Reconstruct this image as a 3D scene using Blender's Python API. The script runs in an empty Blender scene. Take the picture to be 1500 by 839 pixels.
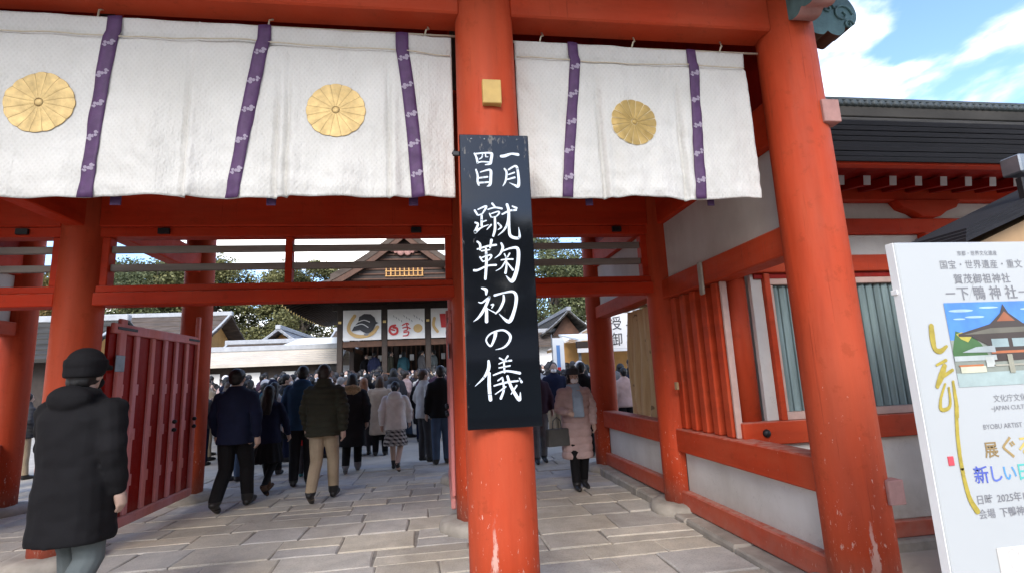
import bpy, bmesh, math, random, json
from mathutils import Vector, Matrix, noise
rnd = random.Random(7)
S = bpy.context.scene
COL = S.collection
# ------------------------------------------------------------------ camera
cam_data = bpy.data.cameras.new("camera")
cam = bpy.data.objects.new("camera", cam_data); COL.objects.link(cam); S.camera = cam
cam_data.sensor_width = 36.0; cam_data.lens = 18.137; cam_data.clip_start = 0.05; cam_data.clip_end = 3000
CAMH = 1.49
def _cam():
    yaw, pitch, roll = 0.1452, 0.1732, -0.0455
    cy, sy = math.cos(yaw), math.sin(yaw)
    fwd = Vector((sy*math.cos(pitch), cy*math.cos(pitch), math.sin(pitch)))
    right = Vector((cy, -sy, 0)); up = right.cross(fwd)
    c, s = math.cos(roll), math.sin(roll)
    r2 = c*right + s*up; u2 = -s*right + c*up
    m = Matrix((r2, u2, -fwd)).transposed().to_4x4()
    m.translation = (0, 0, CAMH)
    return m, r2, u2, fwd
CM, CR, CU, CF = _cam()
cam.matrix_world = CM
# ------------------------------------------------------------------ world: sky with clouds
SUN_EL, SUN_AZ = math.radians(34), math.radians(194)      # azimuth clockwise from +Y: low winter sun behind the camera, to its left
W = bpy.data.worlds.new("World"); S.world = W; W.use_nodes = True
nt = W.node_tree; nt.nodes.clear()
def wn(t, **k):
    n = nt.nodes.new(t)
    for a, b in k.items(): setattr(n, a, b)
    return n
out = wn('ShaderNodeOutputWorld'); bg = wn('ShaderNodeBackground'); bg.inputs['Strength'].default_value = 0.15
sky = wn('ShaderNodeTexSky', sky_type='NISHITA', sun_disc=False); sky.sun_elevation = SUN_EL; sky.sun_rotation = SUN_AZ
sky.air_density = 1.0; sky.dust_density = 0.7; sky.ozone_density = 1.6
tc = wn('ShaderNodeTexCoord'); sep = wn('ShaderNodeSeparateXYZ'); nt.links.new(tc.outputs['Generated'], sep.inputs[0])
def wm(op, a, b=None):
    n = wn('ShaderNodeMath', operation=op)
    for i, v in enumerate((a, b)):
        if v is None: continue
        if isinstance(v, (int, float)): n.inputs[i].default_value = v
        else: nt.links.new(v, n.inputs[i])
    return n.outputs[0]
zz = wm('ADD', wm('MAXIMUM', sep.outputs['Z'], 0.0), 0.22)
px = wm('DIVIDE', sep.outputs['X'], zz); py = wm('DIVIDE', sep.outputs['Y'], zz)
cmb = wn('ShaderNodeCombineXYZ'); nt.links.new(px, cmb.inputs[0]); nt.links.new(py, cmb.inputs[1]); cmb.inputs[2].default_value = 8.9
nz = wn('ShaderNodeTexNoise'); nz.inputs['Scale'].default_value = 1.35; nz.inputs['Detail'].default_value = 9; nz.inputs['Roughness'].default_value = 0.52
nz.inputs['Distortion'].default_value = 0.35
nt.links.new(cmb.outputs[0], nz.inputs['Vector'])
low = wm('MULTIPLY', wm('SUBTRACT', 1.0, wm('MINIMUM', wm('MULTIPLY', sep.outputs['Z'], 2.6), 1.0)), 0.17)   # cloud banks thicken towards the horizon
ramp = wn('ShaderNodeValToRGB'); ramp.color_ramp.elements[0].position = 0.515; ramp.color_ramp.elements[1].position = 0.645
ramp.color_ramp.interpolation = 'EASE'
nt.links.new(wm('ADD', nz.outputs['Fac'], low), ramp.inputs[0])
mx = wn('ShaderNodeMix', data_type='RGBA'); nt.links.new(ramp.outputs[0], mx.inputs['Factor'])
tint = wn('ShaderNodeMix', data_type='RGBA', blend_type='MULTIPLY'); tint.inputs['Factor'].default_value = 1; tint.inputs['B'].default_value = (.95, 1.04, 1.2, 1); nt.links.new(sky.outputs[0], tint.inputs['A']); nt.links.new(tint.outputs['Result'], mx.inputs['A']); mx.inputs['B'].default_value = (9.0, 9.1, 9.2, 1)
nz2 = wn('ShaderNodeTexNoise'); nz2.inputs['Scale'].default_value = 2.6; nz2.inputs['Detail'].default_value = 6; nt.links.new(cmb.outputs[0], nz2.inputs['Vector'])
cr2 = wn('ShaderNodeValToRGB'); cr2.color_ramp.elements[0].position = .36; cr2.color_ramp.elements[0].color = (.62, .64, .67, 1); cr2.color_ramp.elements[1].position = .60; cr2.color_ramp.elements[1].color = (1, 1, 1, 1)
nt.links.new(nz2.outputs['Fac'], cr2.inputs[0])
shade = wn('ShaderNodeMix', data_type='RGBA', blend_type='MULTIPLY'); shade.inputs['Factor'].default_value = 1; shade.inputs['B'].default_value = (10.0, 9.8, 9.5, 1)
nt.links.new(cr2.outputs[0], shade.inputs['A']); nt.links.new(shade.outputs['Result'], mx.inputs['B'])
nt.links.new(mx.outputs['Result'], bg.inputs['Color']); nt.links.new(bg.outputs[0], out.inputs[0])
# ------------------------------------------------------------------ sun (veiled by thin cloud)
sd = bpy.data.lights.new("sun", 'SUN'); sd.energy = 1.5; sd.angle = math.radians(30); sd.color = (1.0, 0.93, 0.83)
sun = bpy.data.objects.new("sun", sd); COL.objects.link(sun)
_sdir = Vector((math.sin(SUN_AZ)*math.cos(SUN_EL), math.cos(SUN_AZ)*math.cos(SUN_EL), math.sin(SUN_EL)))
sun.rotation_euler = _sdir.to_track_quat('Z', 'Y').to_euler(); sun.location = (0, -10, 20)
S.view_settings.view_transform = 'Standard'; S.view_settings.look = 'None'; S.view_settings.exposure = 1.22; S.view_settings.gamma = 1.0
S.cycles.max_bounces = 8; S.cycles.diffuse_bounces = 5; S.cycles.use_denoising = True

# ------------------------------------------------------------------ materials
class NT:
    def __init__(s, name):
        s.m = bpy.data.materials.new(name); s.m.use_nodes = True; s.t = s.m.node_tree; s.t.nodes.clear()
        s.o = s.n('ShaderNodeOutputMaterial'); s.b = s.n('ShaderNodeBsdfPrincipled'); s.l(s.b.outputs[0], s.o.inputs[0])
    def n(s, ty, **k):
        x = s.t.nodes.new(ty)
        for a, b in k.items(): setattr(x, a, b)
        return x
    def l(s, a, b): s.t.links.new(a, b)
    def pos(s, scale=(1, 1, 1), obj=False):
        if obj: src = s.n('ShaderNodeTexCoord').outputs['Object']
        else: src = s.n('ShaderNodeNewGeometry').outputs['Position']
        mp = s.n('ShaderNodeMapping'); mp.inputs['Scale'].default_value = scale; s.l(src, mp.inputs[0]); return mp.outputs[0]
    def noise(s, vec, scale, detail=4, rough=.55, dist=0):
        x = s.n('ShaderNodeTexNoise'); x.inputs['Scale'].default_value = scale; x.inputs['Detail'].default_value = detail
        x.inputs['Roughness'].default_value = rough; x.inputs['Distortion'].default_value = dist; s.l(vec, x.inputs['Vector']); return x.outputs['Fac']
    def ramp(s, f, stops):
        r = s.n('ShaderNodeValToRGB'); e = r.color_ramp.elements
        while len(e) < len(stops): e.new(.5)
        for i, (p, c) in enumerate(stops):
            e[i].position = p; e[i].color = c if len(c) == 4 else (*c, 1)
        s.l(f, r.inputs[0]); return r.outputs[0]
    def lin(s, f, a, b):
        r = s.n('ShaderNodeMapRange'); r.inputs[1].default_value = a; r.inputs[2].default_value = b; s.l(f, r.inputs[0]); return r.outputs[0]
    def math(s, op, a, b=0.0):
        x = s.n('ShaderNodeMath', operation=op)
        for i, v in enumerate((a, b)):
            if isinstance(v, (int, float)): x.inputs[i].default_value = v
            else: s.l(v, x.inputs[i])
        return x.outputs[0]
    def mix(s, f, a, b, mode='MIX'):
        x = s.n('ShaderNodeMix', data_type='RGBA', blend_type=mode)
        for v, k in ((f, 'Factor'), (a, 'A'), (b, 'B')):
            i = x.inputs[k]
            if isinstance(v, (int, float)): i.default_value = v
            elif isinstance(v, tuple): i.default_value = (*v, 1) if len(v) == 3 else v
            else: s.l(v, i)
        return x.outputs['Result']
    def set(s, col=None, rough=.6, metal=0, bump=None, bstr=.3, bdist=.01, spec=.5):
        if isinstance(col, tuple): s.b.inputs['Base Color'].default_value = (*col, 1)
        elif col is not None: s.l(col, s.b.inputs['Base Color'])
        if isinstance(rough, (int, float)): s.b.inputs['Roughness'].default_value = rough
        else: s.l(rough, s.b.inputs['Roughness'])
        s.b.inputs['Metallic'].default_value = metal; s.b.inputs['Specular IOR Level'].default_value = spec
        if bump is not None:
            x = s.n('ShaderNodeBump'); x.inputs['Strength'].default_value = bstr; x.inputs['Distance'].default_value = bdist
            s.l(bump, x.inputs['Height']); s.l(x.outputs[0], s.b.inputs['Normal'])
        return s.m
def simple(name, c, rough=.6, var=.25, scale=6, metal=0, bstr=.15, bscale=60, stretch=(1, 1, 1), obj=False, spec=.4):
    k = NT(name); v = k.pos(stretch, obj)
    d = tuple(x*(1-var) for x in c); e = tuple(min(1, x*(1+var*.6)) for x in c)
    col = k.ramp(k.noise(v, scale, 5), [(.3, d), (.7, e)])
    return k.set(col, rough, metal, k.noise(v, bscale, 3), bstr, .004, spec)
YFRONT = 3.2
def vermilion(name, base, wear=1.0, stretch=(1, 1, .12), strips=()):
    k = NT(name); v = k.pos(stretch); w = k.pos()
    a = tuple(x*.72 for x in base)
    c = k.ramp(k.noise(v, 7, 6, .6), [(.28, a), (.55, base), (.8, (min(1, base[0]*1.05), base[1]*1.4, base[2]*1.7))])
    fade = k.ramp(k.noise(k.pos((1, 1, .35)), 1.6, 5), [(.42, (0, 0, 0)), (.66, (1, 1, 1))])
    c = k.mix(k.math('MULTIPLY', fade, .42), c, (base[0]*.93, base[1]*1.9, base[2]*3.0))      # sun bleached, chalky patches
    blot = k.ramp(k.noise(w, 11, 4, .7), [(.58, (0, 0, 0)), (.66, (1, 1, 1))])
    c = k.mix(k.math('MULTIPLY', blot, .4), c, (base[0]*.6, base[1]*.8, base[2]*.8))
    sz = k.n('ShaderNodeSeparateXYZ'); s_ = k.n('ShaderNodeNewGeometry'); k.l(s_.outputs['Position'], sz.inputs[0])
    nz_ = k.n('ShaderNodeSeparateXYZ'); k.l(s_.outputs['True Normal'], nz_.inputs[0])
    ledge = k.math('MULTIPLY', k.lin(nz_.outputs['Z'], .5, .95), k.ramp(k.noise(w, 13, 5, .65), [(.34, (0, 0, 0)), (.55, (1, 1, 1))]))
    c = k.mix(k.math('MULTIPLY', ledge, .7), c, (.50, .27, .21))                               # ledges weathered by rain and dust
    h = k.lin(sz.outputs['Z'], 1.7, .1)                                                     # chips where passers-by and rain reach
    chip = k.noise(k.pos((1, 1, .45)), 38, 5, .72)
    th = k.math('SUBTRACT', .712, k.math('MULTIPLY', h, .125*wear))
    m = k.lin(k.math('SUBTRACT', chip, th), 0.0, .03)
    crack = k.ramp(k.noise(k.pos((1, 1, .02)), 55, 3, .6), [(.30, (1, 1, 1)), (.345, (0, 0, 0))])
    c = k.mix(k.math('MULTIPLY', crack, .35), c, (base[0]*.45, base[1]*.5, base[2]*.5))
    sep_ = k.n('ShaderNodeSeparateXYZ'); k.l(k.n('ShaderNodeNewGeometry').outputs['Position'], sep_.inputs[0])
    for (xc, hw, zt) in strips:                                                               # long bare strips where the paint has come away
        dx = k.math('DIVIDE', k.math('ABSOLUTE', k.math('SUBTRACT', k.math('ADD', sep_.outputs['X'], k.math('MULTIPLY', k.noise(k.pos((1, 1, .8)), 7, 4, .6), .05)), xc+.025)), hw)
        e = k.math('ADD', k.math('MULTIPLY', k.math('SUBTRACT', 1.0, dx), .55), k.math('MULTIPLY', k.lin(sep_.outputs['Z'], zt+.12, zt-.25), .55))
        e = k.math('ADD', e, k.math('MULTIPLY', k.math('SUBTRACT', k.noise(k.pos((1, 1, .3)), 30, 5, .7), .5), 2.0))
        on = k.math('MULTIPLY', k.math('MULTIPLY', k.lin(e, .60, .80), k.lin(sep_.outputs['Z'], zt+.1, zt-.1)), k.math('MULTIPLY', k.math('LESS_THAN', dx, 1.25), k.math('LESS_THAN', sep_.outputs['Y'], YFRONT)))
        wood = k.ramp(k.noise(k.pos((1, 1, .2)), 60, 5, .7), [(.35, (.32, .10, .07)), (.5, (.47, .22, .17)), (.65, (.55, .36, .30))])
        c = k.mix(k.math('MULTIPLY', on, .75), c, wood); m = k.math('MAXIMUM', m, on)
    c = k.mix(k.math('MULTIPLY', m, .8), c, (.62, .36, .29))
    g = k.lin(sz.outputs['Z'], .35, .0)
    c = k.mix(k.math('MULTIPLY', k.math('MULTIPLY', g, k.noise(w, 9, 4)), .8), c, (.40, .22, .17))
    r = k.lin(k.noise(w, 14, 4), .2, .9)
    return k.set(c, k.math('ADD', .5, k.math('MULTIPLY', r, .25)), 0, k.math('ADD', k.math('MULTIPLY', k.math('ADD', m, crack), -.6), k.math('ADD', k.noise(v, 24, 5), k.math('MULTIPLY', k.noise(w, 6, 4), .8))), .4, .007, .18)
M = {}
M['red'] = vermilion('vermilion_pillar_paint', (.44, .050, .015), strips=((.275, .024, .66), (2.545, .03, .5)))
M['redbeam'] = vermilion('vermilion_beam_paint', (.44, .046, .013), .5, (.15, .15, 1))
M['redin'] = vermilion('shaded_beam_paint', (.50, .034, .008), .3, (.15, .15, 1))  # beam paint copied in deeper red, look of shade put into the colour
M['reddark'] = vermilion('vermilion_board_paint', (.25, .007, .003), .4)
M['pinkred'] = vermilion('sheen_door_paint', (.60, .17, .13), .6)  # pinker red holds the sky's sheen on door rails and slats
def plaster():
    k = NT('old_plaster'); v = k.pos(); c = k.ramp(k.noise(v, 2.0, 6, .6), [(.3, (.50, .47, .43)), (.65, (.60, .575, .535))])
    rain = k.ramp(k.noise(k.pos((1, 1, .12)), 5, 5, .6), [(.40, (.80, .77, .73)), (.56, (1, 1, 1))]); c = k.mix(.22, c, rain, 'MULTIPLY')
    sz = k.n('ShaderNodeSeparateXYZ'); k.l(k.n('ShaderNodeNewGeometry').outputs['Position'], sz.inputs[0])
    c = k.mix(k.math('MULTIPLY', k.lin(sz.outputs['Z'], .42, .15), k.noise(v, 12, 5, .7)), c, (.33, .28, .23))          # splashed dirt
    cr_ = k.n('ShaderNodeTexVoronoi', feature='DISTANCE_TO_EDGE'); cr_.inputs['Scale'].default_value = 1.7
    mpv = k.n('ShaderNodeVectorMath', operation='ADD'); k.l(v, mpv.inputs[0]); nn = k.n('ShaderNodeTexNoise'); nn.inputs['Scale'].default_value = 3; nn.inputs['Detail'].default_value = 5; k.l(v, nn.inputs['Vector']); k.l(nn.outputs['Color'], mpv.inputs[1]); k.l(mpv.outputs[0], cr_.inputs['Vector'])
    ck = k.ramp(cr_.outputs['Distance'], [(.0, (1, 1, 1)), (.004, (0, 0, 0))]); c = k.mix(k.math('MULTIPLY', ck, .35), c, (.25, .22, .2))
    return k.set(c, .88, 0, k.noise(v, 30, 4), .15, .004)
M['plaster'] = plaster()
M['greywood'] = simple('weathered_grey_wood', (.28, .25, .215), .8, .35, 9, bstr=.3, bscale=40, stretch=(.12, 1, 1))
M['darkwood'] = simple('dark_old_wood', (.035, .023, .017), .65, .35, 6, bstr=.2)
M['brownwood'] = simple('brown_wood', (.10, .046, .026), .65, .3, 6, bstr=.2)
M['tanwood'] = simple('tan_board', (.42, .27, .14), .7, .2, 5, stretch=(1, 1, .1))
M['iron'] = simple('black_iron', (.03, .03, .032), .5, .3, 20, .6)
M['steel'] = simple('grey_steel', (.22, .24, .26), .45, .2, 12, .7)
M['stone'] = simple('foundation_stone', (.33, .295, .25), .9, .3, 5, bstr=.6, bscale=25)
M['goldcap'] = simple('gilt_metal', (.62, .45, .17), .45, .25, 10, .6)
M['yellowplate'] = simple('ochre_plate', (.50, .33, .10), .6, .12, 14)
M['pinkplate'] = simple('pink_painted_patch', (.38, .20, .17), .7, .2, 12)
def worn_mat():
    k = NT('bare_worn_wood'); v = k.pos((1, 1, .3)); n = k.noise(v, 34, 6, .7)
    return k.set(k.ramp(n, [(.36, (.40, .11, .07)), (.48, (.50, .27, .21)), (.62, (.58, .40, .33)), (.72, (.22, .12, .09))]), .85, 0, n, .6, .006)
M['wornwood'] = worn_mat()
M['verdigris'] = simple('green_blue_paint', (.085, .165, .165), .6, .35, 9, bstr=.3)
M['slatgreen'] = simple('blue_green_lattice_paint', (.20, .27, .27), .8, .4, 4, stretch=(3, 3, .25), bstr=.3)
M['framepink'] = simple('pale_window_frame', (.50, .34, .29), .7, .15, 8)
M['bark'] = simple('cypress_bark_roof', (.10, .076, .06), .95, .4, 3, bstr=.6, bscale=22, stretch=(.5, 1, 1))
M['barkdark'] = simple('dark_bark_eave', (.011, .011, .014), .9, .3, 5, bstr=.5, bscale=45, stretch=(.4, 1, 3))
M['barkgrey'] = simple('weathered_bark_roof', (.045, .041, .035), .95, .4, 2.4, bstr=.6, bscale=22, stretch=(.4, 1, 1))
M['tiledark'] = simple('dark_ridge_tile', (.045, .055, .055), .6, .35, 9)
M['tile'] = simple('grey_roof_tile', (.24, .25, .27), .6, .25, 3, bstr=.2)
M['ridgewhite'] = simple('mortar_ridge', (.40, .41, .42), .8, .15, 4)
M['tarp'] = simple('white_canvas', (.72, .75, .76), .7, .07, 2)
M['beigeroof'] = simple('pale_sheet_roof', (.56, .50, .42), .7, .12, 1.5)
M['orangewall'] = simple('ochre_gable_board', (.55, .30, .10), .7, .2, 3)
M['white'] = simple('white_paint', (.74, .73, .71), .7, .06, 5)
M['boardwhite'] = simple('glossy_white_board', (.445, .46, .455), .35, .02, 3, bstr=.0)
M['ink'] = simple('black_print', (.035, .035, .04), .5, .1, 5, bstr=0)
M['goldink'] = simple('gold_print', (.40, .31, .045), .5, .25, 30, bstr=0)
M['chalkwhite'] = simple('pale_blue_white_brush_paint', (.66, .72, .77), .6, .08, 40, bstr=.1)
M['purple'] = simple('purple_silk', (.075, .030, .095), .6, .25, 20, bstr=.4, bscale=200)
M['plum'] = simple('woven_pale_mark', (.30, .25, .32), .7, .1, 20)
M['cord'] = simple('cream_cord', (.55, .48, .36), .8, .1, 20)
M['gold1'] = simple('pale_gold_leaf', (.60, .43, .18), .55, .22, 22, .25, bstr=.4, bscale=70)
M['gold2'] = simple('deep_gold_leaf', (.40, .27, .085), .5, .2, 22, .3, bstr=.3, bscale=70)
M['goldbrown'] = simple('crest_brown_line', (.26, .165, .06), .6, .1, 20)
M['goldline'] = simple('crest_outline', (.72, .62, .40), .6, .1, 20)
def board_mat():
    k = NT('black_lacquered_board'); v = k.pos((3, 1, 1.0))
    n = k.noise(v, 9, 6, .7)
    sz = k.n('ShaderNodeSeparateXYZ'); k.l(k.n('ShaderNodeNewGeometry').outputs['Position'], sz.inputs[0])
    top = k.lin(sz.outputs['Z'], 2.62, 2.93)
    m = k.lin(k.math('ADD', n, k.math('MULTIPLY', top, .11)), .665, .75)                       # worn lacquer near the nail holes
    c = k.mix(k.math('MULTIPLY', m, .75), (.006, .007, .009), (.13, .12, .11))
    return k.set(c, k.math('ADD', k.math('MULTIPLY', m, .5), .06), 0, k.noise(v, 12, 4), .02, .003, .38)
M['lacquer'] = board_mat()
def silk():
    k = NT('white_figured_silk'); v = k.pos((1, 1, 1))
    w1 = k.n('ShaderNodeTexWave'); w2 = k.n('ShaderNodeTexWave')
    for w, r in ((w1, 38), (w2, -38)):
        mp = k.n('ShaderNodeMapping'); mp.inputs['Rotation'].default_value = (0, math.radians(r), 0); k.l(v, mp.inputs[0])
        k.l(mp.outputs[0], w.inputs[0]); w.inputs['Scale'].default_value = 13; w.inputs['Distortion'].default_value = .6
        w.inputs['Detail'].default_value = 1; w.bands_direction = 'X'
    d = k.math('MAXIMUM', w1.outputs['Fac'], w2.outputs['Fac'])
    c = k.ramp(k.math('ADD', k.math('MULTIPLY', d, .13), k.math('MULTIPLY', k.noise(v, 2.2, 5), .87)), [(.3, (.50, .485, .445)), (.72, (.61, .595, .555))])
    mp3 = k.n('ShaderNodeMapping'); mp3.inputs['Rotation'].default_value = (0, math.radians(40), 0); mp3.inputs['Scale'].default_value = (1, 1, .28); k.l(v, mp3.inputs[0])
    wr = k.math('ADD', k.math('MULTIPLY', k.noise(k.pos((1, 1, .7)), 5, 5, .6), .55), k.math('MULTIPLY', k.noise(mp3.outputs[0], 9, 5, .62), .6))
    m = k.set(c, .62, 0, k.math('ADD', k.math('MULTIPLY', d, .06), k.math('MULTIPLY', wr, 2.4)), .6, .024, .3)
    k.b.inputs['Sheen Weight'].default_value = .2
    return m
M['silk'] = silk()
def slab():
    k = NT('paving_stone'); v = k.pos()
    oi = k.n('ShaderNodeObjectInfo').outputs['Random']
    base = k.ramp(oi, [(0, (.40, .375, .345)), (.3, (.49, .44, .365)), (.55, (.54, .485, .40)), (.8, (.44, .425, .41)), (1, (.57, .50, .41))])
    n = k.noise(v, 6, 6, .65)
    c = k.mix(.55, base, k.ramp(n, [(.3, (.66, .66, .66)), (.7, (1.15, 1.13, 1.08))]), 'MULTIPLY')
    sp = k.ramp(k.noise(v, 75, 3, .6), [(.36, (.62, .6, .58)), (.5, (1, 1, 1))])
    c = k.mix(.5, c, sp, 'MULTIPLY')
    st_ = k.ramp(k.noise(v, 1.1, 5, .6, .5), [(.38, (.78, .76, .73)), (.55, (1, 1, 1))]); c = k.mix(.8, c, st_, 'MULTIPLY')
    return k.set(c, .82, 0, k.math('ADD', k.noise(v, 24, 6, .7), k.math('MULTIPLY', k.noise(v, 3, 3), 1.2)), .35, .012, .35)
M['slab'] = slab()
M['joint'] = simple('packed_joint_earth', (.235, .21, .18), .95, .3, 9, bstr=.5)
M['sand'] = simple('pale_gravel', (.44, .40, .34), .95, .14, 3, bstr=.6, bscale=70)
M['earth'] = simple('earth', (.16, .14, .11), .95, .3, .4)
M['bark_trunk'] = simple('tree_bark', (.085, .068, .05), .95, .4, 7, bstr=.8, bscale=14, stretch=(1, 1, .25))
def leafmat(name, a, b, c):
    k = NT(name); g = k.n('ShaderNodeNewGeometry')
    at = k.n('ShaderNodeAttribute'); at.attribute_name = 'tint'
    col = k.ramp(at.outputs['Fac'], [(0, a), (.5, b), (1, c)])
    m = k.set(col, .6, 0, None, spec=.25)
    k.b.inputs['Subsurface Weight'].default_value = 0
    return m
M['leaf_dark'] = leafmat('evergreen_leaves', (.06, .075, .036), (.11, .125, .055), (.17, .175, .08))
M['leaf_olive'] = leafmat('olive_leaves', (.08, .085, .04), (.15, .15, .06), (.23, .21, .085))
M['leaf_autumn'] = leafmat('yellowing_leaves', (.085, .075, .025), (.16, .13, .04), (.24, .15, .06))
def curtain_tan():
    k = NT('tan_striped_cloth'); v = k.pos((1, 1, 1)); n = k.noise(k.pos((1, 4, .2)), 5, 4)
    c = k.ramp(n, [(.3, (.48, .31, .15)), (.55, (.58, .42, .23)), (.75, (.42, .24, .12))])
    mk = k.ramp(k.noise(k.pos((1, 1, 1.0)), 5.5, 2), [(.66, (0, 0, 0)), (.69, (1, 1, 1))])
    c = k.mix(k.math('MULTIPLY', mk, .7), c, (.10, .06, .03))
    return k.set(c, .8)
M['tancloth'] = curtain_tan()

# ------------------------------------------------------------------ mesh builder
def root_loc(o):
    l = Vector((0, 0, 0))
    while o is not None: l = l + o.location; o = o.parent
    return l
class MB:
    def __init__(s): s.v = []; s.f = []; s.mi = []; s.c = 0; s.sm = []; s.smooth = False
    def add(s, vs, fs):
        b = len(s.v); s.v.extend(vs)
        for f in fs: s.f.append([b+i for i in f]); s.mi.append(s.c); s.sm.append(s.smooth)
        return s
    def box(s, x0, x1, y0, y1, z0, z1, bev=.006, mat=None):
        x0, x1 = min(x0, x1), max(x0, x1); y0, y1 = min(y0, y1), max(y0, y1); z0, z1 = min(z0, z1), max(z0, z1)
        b = min(bev, .45*(x1-x0), .45*(y1-y0), .45*(z1-z0))
        C3 = ((x0, x1), (y0, y1), (z0, z1)); vs = []; ix = {}
        for i in (0, 1):
            for j in (0, 1):
                for k in (0, 1):
                    s3 = (i, j, k); p = [C3[a][s3[a]] for a in range(3)]
                    for a in range(3):
                        q = list(p)
                        for e in range(3):
                            if e != a: q[e] += b if s3[e] == 0 else -b
                        ix[(i, j, k, a)] = len(vs); vs.append(tuple(q))
        # vertex (corner, a) lies on the face normal to axis a
        fs = []
        for a in range(3):
            e, g = (a+1) % 3, (a+2) % 3
            for sgn in (0, 1):
                cy = [(0, 0), (1, 0), (1, 1), (0, 1)]
                if not sgn: cy = cy[::-1]
                f = []
                for (u, w) in cy:
                    c = [0, 0, 0]; c[a] = sgn; c[e] = u; c[g] = w
                    f.append(ix[(*c, a)])
                fs.append(f)
        for a in range(3):      # edges along axis a
            e, g = (a+1) % 3, (a+2) % 3
            for u in (0, 1):
                for w in (0, 1):
                    c0 = [0, 0, 0]; c0[e] = u; c0[g] = w; c1 = list(c0); c1[a] = 1
                    f = [ix[(*c0, e)], ix[(*c1, e)], ix[(*c1, g)], ix[(*c0, g)]]
                    if (u == w): f = f[::-1]
                    fs.append(f)
        for i in (0, 1):
            for j in (0, 1):
                for k in (0, 1):
                    f = [ix[(i, j, k, 0)], ix[(i, j, k, 1)], ix[(i, j, k, 2)]]
                    if (i+j+k) % 2 == 0: f = f[::-1]
                    fs.append(f)
        if mat is not None: vs = [tuple(mat @ Vector(p)) for p in vs]
        return s.add(vs, fs)
    def loft(s, rings, cap=True, closed=True):
        n = len(rings[0]); vs = [tuple(p) for r in rings for p in r]; fs = []
        for i in range(len(rings)-1):
            for j in range(n if closed else n-1):
                k = (j+1) % n
                fs.append([i*n+j, i*n+k, (i+1)*n+k, (i+1)*n+j])
        if cap and closed: fs.append(list(range(n))[::-1]); fs.append([(len(rings)-1)*n+j for j in range(n)])
        return s.add(vs, fs)
    def lathe(s, c, prof, n=24, ax=(1, 1), jit=0):
        rings = []
        for r, z in prof:
            rings.append([(c[0]+r*ax[0]*math.cos(2*math.pi*i/n), c[1]+r*ax[1]*math.sin(2*math.pi*i/n), c[2]+z) for i in range(n)])
        return s.loft(rings)
    def tube(s, pts, rad, n=8, flat=1.0):
        pts = [Vector(p) for p in pts]; rad = rad if hasattr(rad, '__len__') else [rad]*len(pts)
        rings = []; up = None
        for i, p in enumerate(pts):
            d = (pts[min(i+1, len(pts)-1)]-pts[max(i-1, 0)]).normalized()
            if up is None: up = Vector((0, 0, 1)) if abs(d.z) < .9 else Vector((0, 1, 0))
            a = d.cross(up).normalized(); b = d.cross(a).normalized(); up = -b if b.dot(up) < 0 else b
            a = d.cross(up).normalized()
            rings.append([p+rad[i]*(math.cos(2*math.pi*j/n)*a+math.sin(2*math.pi*j/n)*up*flat) for j in range(n)])
        return s.loft(rings)
    def prism(s, poly, axis, a, b):
        def P(u, w, t): return {'x': (t, u, w), 'y': (u, t, w), 'z': (u, w, t)}[axis]
        n = len(poly); vs = [P(u, w, a) for u, w in poly]+[P(u, w, b) for u, w in poly]
        fs = [list(range(n)), [n+i for i in range(n)][::-1]]
        for i in range(n): j = (i+1) % n; fs.append([i, i+n, j+n, j])
        return s.add(vs, fs)
    def ell(s, c, r, nu=12, nv=8):
        rings = []
        for i in range(nv+1):
            t = math.pi*(.02+.96*i/nv)
            rings.append([(c[0]+r[0]*math.sin(t)*math.cos(2*math.pi*j/nu), c[1]+r[1]*math.sin(t)*math.sin(2*math.pi*j/nu), c[2]-r[2]*math.cos(t)) for j in range(nu)])
        return s.loft(rings)
    def mesh(s, name, mats, org=Vector((0, 0, 0)), recalc=True):
        me = bpy.data.meshes.new(name); me.from_pydata([(v[0]-org.x, v[1]-org.y, v[2]-org.z) for v in s.v], [], s.f)
        for m in (mats if isinstance(mats, (list, tuple)) else [mats]): me.materials.append(m)
        me.polygons.foreach_set('material_index', s.mi); me.polygons.foreach_set('use_smooth', s.sm)
        if recalc:
            bm = bmesh.new(); bm.from_mesh(me); bmesh.ops.recalc_face_normals(bm, faces=bm.faces); bm.to_mesh(me); bm.free()
        me.update(); return me
    def build(s, name, mats, parent=None, recalc=True, **props):
        return link(name, s.mesh(name, mats, root_loc(parent), recalc), parent, **props)
def link(name, me, parent=None, loc=(0, 0, 0), **props):
    o = bpy.data.objects.new(name, me); COL.objects.link(o); o.location = loc
    if parent is not None: o.parent = parent
    for k, v in props.items(): o[k] = v
    return o
def thing(name, loc, label, cat, group=None):
    o = bpy.data.objects.new(name, None); COL.objects.link(o); o.location = loc; o.empty_display_size = .2
    o['label'] = label; o['category'] = cat
    if group: o['group'] = group
    return o
def B(name, mat, parent, x0, x1, y0, y1, z0, z1, bev=.008, **p):
    return MB().box(x0, x1, y0, y1, z0, z1, bev).build(name, mat, parent, **p)
def piece(name, me, parent, pos, rot=None, **p):
    """one more object on a shared piece mesh, at a world position"""
    o = link(name, me, parent, Vector(pos)-root_loc(parent), **p)
    if rot is not None: o.rotation_euler = rot
    return o
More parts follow.
